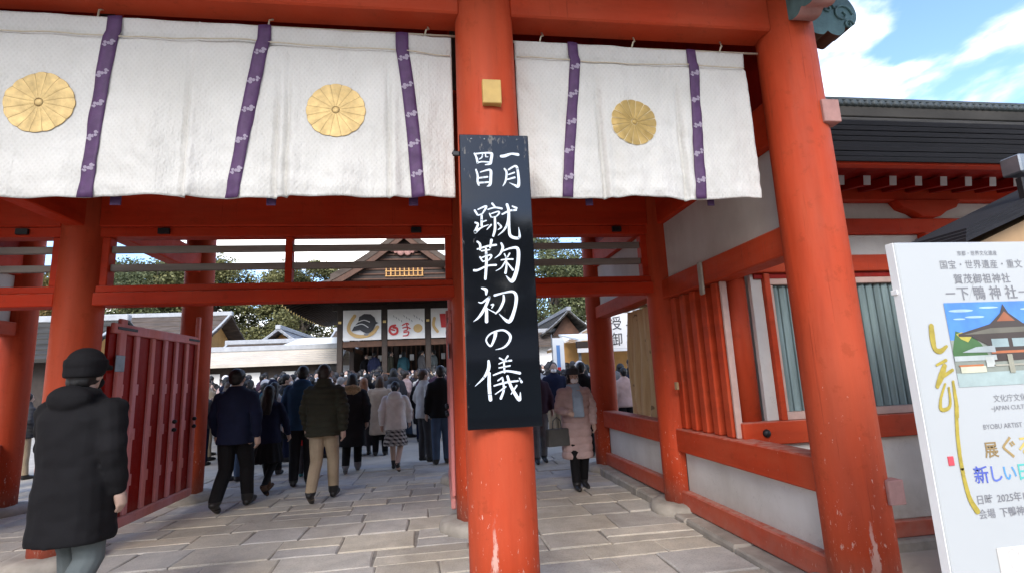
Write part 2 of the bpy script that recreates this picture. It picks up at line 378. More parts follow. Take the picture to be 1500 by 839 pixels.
# ------------------------------------------------------------------ ground
XF, XL, XC, XR = -5.881, -3.536, .348, 2.611
YF, YM, YB = 3.170, 5.634, 8.174
PR = .202
def court_z(y): return -.03+max(0, min(1, (y-10.6)/9.5))*.33
MB().box(-400, 400, -300, 900, -1.2, -.3, .01).build('ground', M['earth'], kind='structure')
g = MB()
ys = [10.35, 10.6, 12, 14, 16, 18, 20.1, 60]
for a, b in zip(ys, ys[1:]): g.add([(-45, a, court_z(a)), (45, a, court_z(a)), (45, b, court_z(b)), (-45, b, court_z(b))], [[0, 1, 2, 3]])
g.add([(-45, 10.35, court_z(10.35)), (45, 10.35, court_z(10.35)), (45, 10.35, -.5), (-45, 10.35, -.5)], [[0, 1, 2, 3]])
g.build('courtyard', M['sand'], kind='structure')
pave = MB().box(-9, 2.46, -6, 10.35, -.5, -.013, .004).build('pavement', M['joint'], kind='structure')
MB().box(2.75, 12, -6, 4.3, -.6, -.15, .004).build('side_paving', M['sand'], kind='structure')
MB().box(2.75, 12, 4.3, 10.35, -.6, -.152, .004).build('corridor_yard', M['sand'], kind='structure')
def inframe(x, y, z):
    d = Vector((x, y, z-CAMH)); w = d.dot(CF)
    if w < .3: return False
    u = d.dot(CR)/w; v = d.dot(CU)/w
    return abs(u) < 1.06 and -.6 < v < .6
def stone_geo(mb, q, top, org=None):
    c = Vector((sum(p[0] for p in q)/4, sum(p[1] for p in q)/4))
    ch = .011; t = top+rnd.uniform(-.005, .005); tl = (rnd.uniform(-.006, .006), rnd.uniform(-.006, .006))
    outer = [];
    for i in range(4):      # slightly irregular 8-gon
        a = Vector(q[i]); b = Vector(q[(i+1) % 4]); outer.append(a); outer.append(a.lerp(b, rnd.uniform(.4, .6))+Vector((rnd.uniform(-.008, .008), rnd.uniform(-.008, .008))))
    def Z(p): return t+tl[0]*(p.x-c.x)+tl[1]*(p.y-c.y)
    inn = [p+(c-p).normalized()*ch*rnd.uniform(.8, 1.6) for p in outer]
    vs = [(p.x, p.y, -.05) for p in outer]+[(p.x, p.y, Z(p)-ch*.75) for p in outer]+[(p.x, p.y, Z(p)) for p in inn]
    fs = []
    for L in (0, 8):
        for i in range(8): j = (i+1) % 8; fs.append([L+i, L+j, L+8+j, L+8+i])
    fs.append([16+i for i in range(8)])
    mb.add(vs, fs)
stones = []
y = -1.0
while y < 10.3:
    d = rnd.choice((.32, .38, .43, .48, .54)); y1 = min(y+d, 10.33)
    if y1-y < .15: break
    x = -9+rnd.uniform(0, .5)
    while x < 2.34:
        w = rnd.uniform(.36, .88); x1 = min(x+w, 2.36)
        if 2.36-x1 < .3: x1 = 2.36
        ga = .005+rnd.uniform(0, .003)
        sk = rnd.uniform(-.06, .06)
        q = [(x+ga, y+ga+rnd.uniform(0, .007)), (x1-ga, y+ga+rnd.uniform(0, .007)), (x1-ga+sk*.4, y1-ga-rnd.uniform(0, .007)), (x+ga+sk*.4, y1-ga-rnd.uniform(0, .007))]
        if w > .55 and d > .42 and rnd.random() < .33:
            f = rnd.uniform(.4, .6); L_ = Vector(q[0]).lerp(Vector(q[3]), f); R_ = Vector(q[1]).lerp(Vector(q[2]), f+rnd.uniform(-.06, .06)); g2 = Vector((0, .006))
            stones.append([q[0], q[1], tuple(R_-g2), tuple(L_-g2)]); stones.append([tuple(L_+g2), tuple(R_+g2), q[2], q[3]])
        else: stones.append(q)
        x = x1
    y = y1
def vis(q):
    n = sum(inframe(p[0], p[1], 0) for p in q)
    c = ((q[0][0]+q[2][0])/2, (q[0][1]+q[2][1])/2)
    return (0 if n else 1, math.hypot(*c))
stones.sort(key=vis)
for q in stones[:296]:
    m = MB(); stone_geo(m, q, 0.0); m.build('paving_stone', M['slab'], pave)
m = MB()
for q in stones[296:]: stone_geo(m, q, 0.0)
m.build('paving_stone', M['slab'], pave, kind='stuff')

# ------------------------------------------------------------------ the vermilion gate
gate = thing('shrine_gate', (-1.6, 5.6, 0), 'vermilion shrine gate with round pillars, transoms and slatted doors that frames the courtyard', 'gate')
def pillar(x, y, z0=.09, z1=4.7):
    m = MB(); m.smooth = True
    m.lathe((x, y, 0), [(PR*.99, z0), (PR*1.0, .6), (PR*1.0, 2.2), (PR*.985, 3.2), (PR*.955, z1)], 40)
    o = m.build('pillar', M['red'], gate)
    s = MB(); n = 22; rr = [rnd.uniform(.96, 1.06) for _ in range(n)]
    for i in range(n): rr[i] = (rr[i]+rr[i-1])/2
    prof = [(.37, -.05), (.37, .045), (.345, .085), (.28, .1), (.19, .101)]
    s.loft([[(x+r*rr[i]*math.cos(2*math.pi*i/n), y+r*rr[i]*math.sin(2*math.pi*i/n), z+.006*math.sin(i*2.1)) for i in range(n)] for r, z in prof])
    s.sm = [True]*len(s.sm)
    s.build('foundation_stone', M['stone'], o)
    return o
PIL = {}
for xn, x in (('F', XF), ('L', XL), ('C', XC), ('R', XR)):
    for yn, y_ in (('f', YF), ('m', YM), ('b', YB)): PIL[xn+yn] = pillar(x, y_)
# front beams above the curtains, butted to the pillars
for a, b in ((XF, XL), (XL, XC), (XC, XR)):
    B('front_beam', M['redbeam'], gate, a+.17, b-.17, 3.07, 3.27, 3.885, 4.30, .012)
    B('upper_tie_beam', M['redin'], gate, a+.17, b-.17, 3.10, 3.24, 4.42, 4.60)
    B('frieze_panel', M['reddark'], gate, a+.17, b-.17, 3.15, 3.19, 4.30, 4.42, .003)
    B('back_beam', M['redin'], gate, a+.17, b-.17, YB-.1, YB+.1, 3.885, 4.30, .012)
    # middle row: lintel, transom and lower beam
    B('lintel', M['redin'], gate, a+.17, b-.17, YM-.11, YM+.11, 3.165, 3.52, .01)
    B('lintel_trim', M['redin'], gate, a+.17, b-.17, YM-.085, YM+.085, 3.065, 3.163, .006)
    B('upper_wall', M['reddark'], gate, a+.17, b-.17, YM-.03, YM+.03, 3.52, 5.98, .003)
    for z in (2.945, 2.755): B('transom_rail', M['greywood'], gate, a+.262, b-.262, YM-.028, YM+.028, z-.034, z+.034, .004)
    B('transom_sill', M['redin'], gate, a+.17, b-.17, YM-.085, YM+.085, 2.497, 2.565, .006)
    B('lower_beam', M['redin'], gate, a+.17, b-.17, YM-.11, YM+.11, 2.365, 2.494, .008)
    for e, s_ in ((a, 1), (b, -1)): B('transom_jamb', M['redin'], gate, e+s_*.18, e+s_*.26, YM-.06, YM+.06, 2.568, 3.063, .006)
B('transom_post', M['redin'], gate, -1.59, -1.52, YM-.05, YM+.05, 2.568, 3.063, .005)
for x in (-4.05, -2.76, -.22, 2.06): B('latch_plate', M['iron'], gate, x-.055, x+.055, YM-.118, YM-.088, 3.085, 3.145, .003)
# longitudinal tie beams
for x in (XF, XL, XC, XR):
    B('tie_beam', M['redin'], gate, x-.085, x+.085, YF+.17, YM-.17, 3.15, 3.50, .01)
    B('rainbow_beam', M['redin'], gate, x-.085, x+.085, YM+.17, YB-.17, 3.2, 3.52, .01)
# side walls (right and far left): plaster panels between painted beams
for x, s_ in ((XR, -1), (XF, 1)):
    for a, b, k in ((YF, YM, 0), (YM, YB, 1)):
        a += .17; b -= .17
        dz = .05*k
        B('wall_beam', M['redbeam'], gate, x-.10, x+.10, a, b, 2.275+dz*1.6, 2.495+dz, .01)
        B('plaster_panel', M['plaster'], gate, x-.02, x+.02, a, b, 2.50+dz, 3.147+dz, .003)
        B('panel_edge', M['darkwood'], gate, x-.026, x+.026, a-.0, a+.012, 2.50+dz, 3.147+dz, .002)
        B('panel_edge', M['darkwood'], gate, x-.026, x+.026, b-.014, b, 2.50+dz, 3.147+dz, .002)
        B('sill_beam', M['redbeam'], gate, x-.10, x+.10, a, b, .63+dz*.8, .865+dz*.9, .01)
        B('plaster_panel', M['plaster'], gate, x-.02, x+.02, a, b, .225+dz, .632+dz*.8, .003)
        B('plinth_beam', M['redbeam'], gate, x-.10, x+.10, a, b, .05+dz, .23+dz, .012)
        B('panel_edge', M['darkwood'], gate, x-.03, x+.03, a, a+.03, .23+dz, .63+dz*.8, .002)
        B('panel_edge', M['darkwood'], gate, x-.03, x+.03, b-.03, b, .23+dz, .63+dz*.8, .002)
        # rough kerb stones below the plinth
        yy = a
        while yy < b-.05:
            y2 = min(b, yy+rnd.uniform(.5, .95))
            mm = MB(); mm.box(x-.25 if s_ < 0 else x-.12, x+.12 if s_ < 0 else x+.25, yy+.004, y2-.004, -.1, .045+dz+rnd.uniform(-.012, .004), .02)
            mm.v = [(v[0]+rnd.uniform(-.010, .010), v[1], v[2]+rnd.uniform(-.006, .006)) for v in mm.v]
            mm.build('kerb_stone', M['stone'], gate); yy = y2
for x in (XF, XR):
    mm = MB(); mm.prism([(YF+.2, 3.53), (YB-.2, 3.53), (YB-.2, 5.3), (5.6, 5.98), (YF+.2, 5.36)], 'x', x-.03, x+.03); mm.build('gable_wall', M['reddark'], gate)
# window lattice in the right wall
mm = MB(); mm.box(-.045, .045, -.055, .055, 0, 1.41, .012); sl = mm.mesh('lattice_slat', M['redbeam'])
for yv in (5.36, 5.14, 4.92, 4.70, 4.48): piece('lattice_slat', sl, gate, (XR, yv, .866))
B('lattice_frame', M['framepink'], gate, XR-.03, XR+.03, 4.375, 4.402, .868, 2.273, .004)
for yv in (5.25, 5.03, 4.81, 4.59): B('lattice_fillet', M['framepink'], gate, XR+.03, XR+.05, yv-.05, yv+.05, .868, 2.273, .003)
# fittings on the right hand wall
mm = MB(); mm.box(XR-.125, XR-.102, 5.27, 5.33, 1.28, 1.36, .004); mm.build('wooden_latch', M['tanwood'], gate)
mm = MB(); mm.box(XR-.123, XR-.1, 4.52, 4.60, 2.18, 2.5, .01); mm.build('beam_strap', M['stone'], gate)
B('patch_plate', M['yellowplate'], PIL['Cf'], .300, .418, YF-PR-.035, YF-PR+.02, 3.165, 3.325, .004, label='square ochre plate nailed to the pillar')
B('patch_plate', M['pinkplate'], PIL['Rf'], 2.655, 2.785, YF-PR-.012, YF-.12, 3.12, 3.285, .004, label='pink square plate high on the pillar')
B('patch_plate', M['pinkplate'], PIL['Rf'], 2.69, 2.80, YF-PR-.004, YF-.12, .62, .765, .004, label='pink square plate low on the pillar')
# carved beam ends at the right front pillar
def nosing(along, mats):
    ctl = [(0, .02), (.05, -.01), (.12, -.015), (.165, .02), (.20, -.005), (.27, -.02), (.325, .02), (.35, .075), (.40, .07), (.455, .12), (.475, .21), (.44, .31), (.37, .37), (.2, .385), (0, .385)]
    prof = []
    for q in range(len(ctl)-1):
        p0, p1, p2, p3 = ctl[max(q-1, 0)], ctl[q], ctl[q+1], ctl[min(q+2, len(ctl)-1)]
        for w_ in range(4):
            t = w_/4; prof.append(tuple(.5*((2*b_)+(-a_+c_)*t+(2*a_-5*b_+4*c_-d_)*t*t+(-a_+3*b_-3*c_+d_)*t**3) for a_, b_, c_, d_ in zip(p0, p1, p2, p3)))
    prof.append(ctl[-1])
    m = MB()
    if along == 'y': m.prism([(YF-.17-u*.85, 3.90+w*.85) for u, w in prof], 'x', XR-.085, XR+.085)
    else: m.prism([(XR+.16+u*.85, 3.90+w*.85) for u, w in prof], 'y', YF-.085, YF+.085)
    m.mi = [1 if (i > 1 and i < 44) else 0 for i in range(len(m.f))]
    o = m.build('carved_beam_end', mats, gate)
    for (u, w, r) in ((.33, .19, .10), (.2, .24, .06), (.38, .09, .05)):
        t = MB(); t.smooth = True; pts = []
        for i in range(16):
            a = i*.5; rr_ = r*(1-i/18)
            if along == 'x': pts.append((XR+.16+(u+rr_*math.cos(a))*.85, YF-.088, 3.9+(w+rr_*math.sin(a))*.85))
            else: pts.append((XR-.088, YF-.17-(u+rr_*math.cos(a))*.85, 3.9+(w+rr_*math.sin(a))*.85))
        t.tube(pts, .009, 6); t.build('carved_scroll', M['verdigris'], o)
nosing('y', [M['verdigris'], M['pinkplate']]); nosing('x', [M['verdigris'], M['brownwood']])
# doors: left leaf stands open against the court, right leaf behind the middle pillar
def door(x, dx, s_, ang=0):
    """leaf along +Y from the hinge; s_ = side the slats face"""
    d = MB(); y0, y1 = 5.86, 7.78
    d.box(x-s_*.03, x+s_*.005, y0, y1, .2, 2.2, .003)
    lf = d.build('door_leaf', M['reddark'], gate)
    r = []
    B('top_rail', M['pinkred'], lf, x+s_*.006, x+s_*.046, y0, y1, 2.13, 2.235, .008)
    B('bottom_rail', M['pinkred'], lf, x+s_*.006, x+s_*.06, y0, y1, .13, .235, .012)
    q = MB(); q.box(-.016, .016, -.038, .038, 0, 1.893, .006); sm_ = q.mesh('slat', M['pinkred'])
    t = MB(); t.box(-.011, .011, -.026, .026, 0, .12, .003); tm = t.mesh('tenon_block', M['pinkred'])
    for yv in (6.33, 6.66, 6.95, 7.22, 7.50):
        piece('slat', sm_, lf, (x+s_*.0225, yv, .236))
    for yv in (6.05, 6.33, 6.66, 6.95, 7.22, 7.50):
        for z in (1.48, 1.0, .52): piece('tenon_block', tm, lf, (x+s_*.0175, yv+.0645, z))
    B('hinge_stile', M['pinkred'], lf, x+s_*.006, x+s_*.044, y0+.12, y0+.24, .236, 2.29, .008)
    B('meeting_stile', M['pinkred'], lf, x+s_*.006, x+s_*.05, y1-.02, y1+.045, .14, 2.52, .008)
    B('iron_band', M['iron'], lf, x+s_*.047, x+s_*.053, y0+.06, y0+.42, 2.17, 2.20, .002)
    B('iron_band', M['iron'], lf, x+s_*.047, x+s_*.053, y1-.28, y1+.03, 2.17, 2.20, .002)
    B('hinge_plate', M['steel'], lf, x+s_*.045, x+s_*.054, y0+.06, y0+.22, 1.73, 1.90, .003)
    for yv in (7.22, 7.76):
        for z in (1.03, 1.13):
            k = MB(); k.smooth = True; k.ell((x+s_*.06, yv, z), (.03, .026, .026), 10, 6); k.build('iron_stud', M['iron'], lf)
    return lf
door(XL+.16, 0, 1)
dr = door(XC-.19, 0, -1)
# roof over the gate (shades the bays; eaves above the frame, shaped for the light)
rf = MB()
def slope(y0, z0, y1, z1, t, x0, x1):
    rf.prism([(y0, z0), (y1, z1), (y1, z1+t), (y0, z0+t)], 'x', x0, x1)
slope(1.1, 4.82, 5.6, 6.1, .2, -7.6, 3.4); slope(5.602, 6.1, 9.2, 5.1, .2, -7.6, 3.4)
rf.build('roof', M['bark'], gate)
for i in range(38):
    x = -7.5+i*.295
    rf = MB(); slope(1.16, 4.77, 5.6, 6.02, .07, x-.04, x+.04); slope(5.603, 6.02, 9.1, 5.06, .07, x-.04, x+.04); rf.build('rafter', M['redin'], gate)
for y_ in (YF, YM, YB): B('purlin', M['redbeam'], gate, -7.4, 3.4, y_-.1, y_+.1, 4.62 if y_ != YM else 4.63, 4.80, .01)
# ------------------------------------------------------------------ curtains with crests
YCUR = 3.21
def cloth_y(x, z, seed):
    h = (3.80-z)/1.17
    f = .012*math.sin(x*5.1+seed)+.010*math.sin(x*11.7+seed*2+z*1.3)+.007*math.sin(x*23+z*2.1)
    f += .034*noise.noise(Vector((x*2.2+seed, z*1.1, seed)))+.014*noise.noise(Vector((x*6+z*3, z*5-x*2, seed+3)))+.010*noise.noise(Vector((x*11+z*9, z*8-x*6, seed+9)))
    return YCUR+f*(.25+.9*h)-.02*h
def strip_line(top, bot, x0, x1, xm=0): pass
def curtain(x0, x1, seed, ztop, zbot, label, crests, straps, gold, pleats):
    t = thing('shrine_curtain', ((x0+x1)/2, YCUR, zbot), label, 'curtain')
    def cy(x, z):
        y = cloth_y(x, z, seed)
        for p in pleats: y += .032*math.exp(-((x-p-.01*(3.8-z))/.012)**2)*min(1, max(0, (3.66-z)*2))-.020*math.exp(-((x-p-.045)/.03)**2)*min(1, max(0, (3.66-z)*1.4))
        return y
    seams = [q for q in (x0+.36*k for k in range(1, int((x1-x0)/.36)+1)) if all(abs(q-cr_[0]) > cr_[2]+.04 for cr_ in crests)]
    nx = int((x1-x0)/.013); nz = 84
    m = MB(); m.smooth = True; vs = []; fs = []
    for side in (0, 1):
        for j in range(nz+1):
            for i in range(nx+1):
                x = x0+(x1-x0)*i/nx; w = j/nz
                z = ztop(x)+(zbot+.004*math.sin(x*7+seed)+.008*noise.noise(Vector((x*3, 0, seed)))-ztop(x))*w
                y = cy(x, z)
                for q in seams:
                    if abs(x-q) < .03: y -= .0045*math.exp(-((x-q)/.007)**2)*(1+.6*math.sin(z*60+q*9))
                if w < .108: y += .010-.01*min(1, (.108-w)*12)
                if .095 < w < .125: y += .007
                y += .010*max(0, (w-.95)/.05)
                vs.append((x, y+side*.006, z))
    N = (nx+1)*(nz+1)
    for side in (0, 1):
        for j in range(nz):
            for i in range(nx):
                a = side*N+j*(nx+1)+i; f = [a, a+1, a+nx+2, a+nx+1]; fs.append(f if side == 0 else f[::-1])
    per = [i for i in range(nx+1)]+[j*(nx+1)+nx for j in range(1, nz+1)]+[nz*(nx+1)+i for i in range(nx-1, -1, -1)]+[j*(nx+1) for j in range(nz-1, 0, -1)]
    for a, b in zip(per, per[1:]+per[:1]): fs.append([b, a, a+N, b+N])
    m.add(vs, fs); m.build('cloth', M['silk'], t)
    # hem cord
    c = MB(); c.smooth = True; pts = []
    n = int((x1-x0)/.05)
    for i in range(n+1):
        x = x0+.01+(x1-x0-.02)*i/n; z = ztop(x)-.125-.010*math.sin(x*2.6+seed)-.006*math.sin(x*6.3)
        pts.append((x, cy(x, z)-.004, z))
    c.tube(pts, .0045, 5); c.build('hem_cord', M['cord'], t)
    r = MB(); r.smooth = True; r.tube([(x0-.06, YCUR+.02, ztop(x0)+.005), ((x0+x1)/2, YCUR+.02, ztop((x0+x1)/2)+.004), (x1+.16, YCUR+.02, ztop(x1)+.02)], .008, 6)
    r.build('hanging_rope', M['cord'], t)
    for i in range(2+int((x1-x0)/1.2)):
        x = x0+.18+i*(x1-x0-.36)/(1+int((x1-x0)/1.2))
        k = MB(); k.smooth = True; k.tube([(x, YCUR+.015, ztop(x)), (x+.012, YCUR+.0, ztop(x)+.045), (x+.03, YCUR+.015, ztop(x)+.06), (x+.02, YCUR+.02, 3.89)], .006, 5); k.build('rope_tie', M['cord'], t)
    # straps
    for (xa, xb, w) in straps:
        def sx(z):
            h = (ztop(xa)-z)/(ztop(xa)-zbot)
            return xa if h < .11 else xa+(xb-xa)*((h-.11)/.89)**.9+.012*math.sin(h*3+xa)
        s = MB(); s.smooth = True; vs = []; fs = []; n = 34; K = 5
        for j in range(n+1):
            z = ztop(xa)+.006+(zbot-.012-ztop(xa))*j/n; x = sx(z)
            tilt = .006*math.sin(j*.5+xa)
            for k in range(K):
                xx = x+(k/(K-1)-.5)*w*(1-.12*abs(xb-xa)*j/n)
                vs.append((xx, min(cy(xx, z) for _ in (0,))-.008-.004*math.sin(k/(K-1)*math.pi)+tilt*(k/(K-1)-.5), z))
        for j in range(n):
            for k in range(K-1): a = j*K+k; fs.append([a, a+1, a+K+1, a+K])
        nv = len(vs); vs += [(a, b+.004, c_) for a, b, c_ in vs]; fs += [[i+nv for i in f][::-1] for f in fs]
        per = list(range(K))+[j*K+K-1 for j in range(1, n+1)]+[n*K+k for k in range(K-2, -1, -1)]+[j*K for j in range(n-1, 0, -1)]
        for a, b in zip(per, per[1:]+per[:1]): fs.append([b, a, a+nv, b+nv])
        s.add(vs, fs); so = s.build('strap', M['purple'], t)
        for q in range(5):        # woven plum blossom marks
            z = ztop(xa)-.19-q*.205; x = sx(z); d = MB(); sg = 1 if q % 2 else -1
            for (u, v, rr) in ((-.020*sg, .010, .012), (-.020*sg, -.010, .012), (-.002*sg, 0, .011), (.019*sg, .014, .010), (.019*sg, -.006, .010), (-.034*sg, 0, .008), (.032*sg, .003, .006)):
                yy = cy(x+u, z+v+u*.4)-.0135
                n_ = 8; d.add([(x+u*.95+rr*math.cos(2*math.pi*i/n_), yy, z+v+u*.4+rr*math.sin(2*math.pi*i/n_)) for i in range(n_)]+[(x+u*.95, yy-.0006, z+v+u*.4)], [[i, (i+1) % n_, n_] for i in range(n_)])
            d.build('plum_mark', M['plum'], so)
    for (xa, w) in [(s_[0]+.06, s_[2]) for s_ in straps]:
        B('rear_strap_end', M['purple'], t, xa-w*.35, xa+w*.35, YCUR+.06, YCUR+.068, zbot-.03, zbot+.1, .002)
    for ci, (cx, cz, R_) in enumerate(crests):
        e = bpy.data.objects.new('chrysanthemum_crest', None); COL.objects.link(e); e.parent = t; e.location = Vector((cx, YCUR, cz))-t.location
        for k in range(16):
            a = math.pi/2+2*math.pi*k/16+.02; hw = math.pi/16*(.968 if gold[ci] == 'gold1' else .93); vs = []; fs = []; nr = 7; nc = 7
            for i in range(nr+1):
                for j in range(nc+1):
                    u = i/nr; th = (j/nc*2-1)
                    rmax = R_*(1-.028*th*th)
                    rr_ = R_*.14+(rmax-R_*.14)*u
                    an = a+hw*th
                    x = cx+rr_*math.cos(an); z = cz+rr_*math.sin(an)*1.02
                    bulge = .0012*(1-th**4)+.0022
                    if i == nr: bulge -= .001
                    vs.append((x, cy(x, z)-bulge-.0035, z))
            for i in range(nr):
                for j in range(nc): q = i*(nc+1)+j; fs.append([q, q+1, q+nc+2, q+nc+1])
            p = MB(); p.smooth = True; p.add(vs, fs); p.build('petal', M[gold[ci]], e)
        # pale ground showing between petals
        p = MB(); n_ = 64; vs = []
        for i in range(n_):
            an = 2*math.pi*i/n_; th = abs(((an-math.pi/2)/(2*math.pi/16)) % 1-.5)*2; th = 1-th
            rr_ = R_*(1.010-.022*th*th)
            for q in (1.0, .8, .6, .4, .2, .05):
                x = cx+rr_*q*math.cos(an); z = cz+rr_*q*math.sin(an)*1.02; vs.append((x, cy(x, z)-.0034, z))
        fs = []
        for i in range(n_):
            j = (i+1) % n_
            for q in range(5): fs.append([i*6+q, j*6+q, j*6+q+1, i*6+q+1])
        p.smooth = True; p.add(vs, fs); p.build('crest_ground', M['goldbrown' if gold[ci] == 'gold1' else 'goldline'], e)
        p = MB(); p.smooth = True; p.ell((cx, cy(cx, cz)-.004, cz), (R_*.12, .010, R_*.12), 14, 8); p.build('crest_centre', M[gold[ci]], e)
curtain(-3.28, .125, 1.3, lambda x: 3.835-.012*(x+2.5), 2.645, 'long white silk curtain with two pale gold crests left of the notice pillar',
        [(-2.345, 3.235, .19), (-.625, 3.225, .185)], [(-2.80, -2.95, .085), (-1.975, -2.055, .088), (-1.085, -1.245, .082), (-.205, -.115, .085)], ['gold1', 'gold1'], [-.93, -.30, -1.52, -2.62, -1.0])
curtain(.565, 2.285, 5.1, lambda x: 3.80-.012*(x-.6), 2.65, 'short white silk curtain with one dark gold crest right of the notice pillar',
        [(1.385, 3.205, .168)], [(.98, .875, .075), (1.872, 1.835, .075)], ['gold2'], [1.13, 1.72])

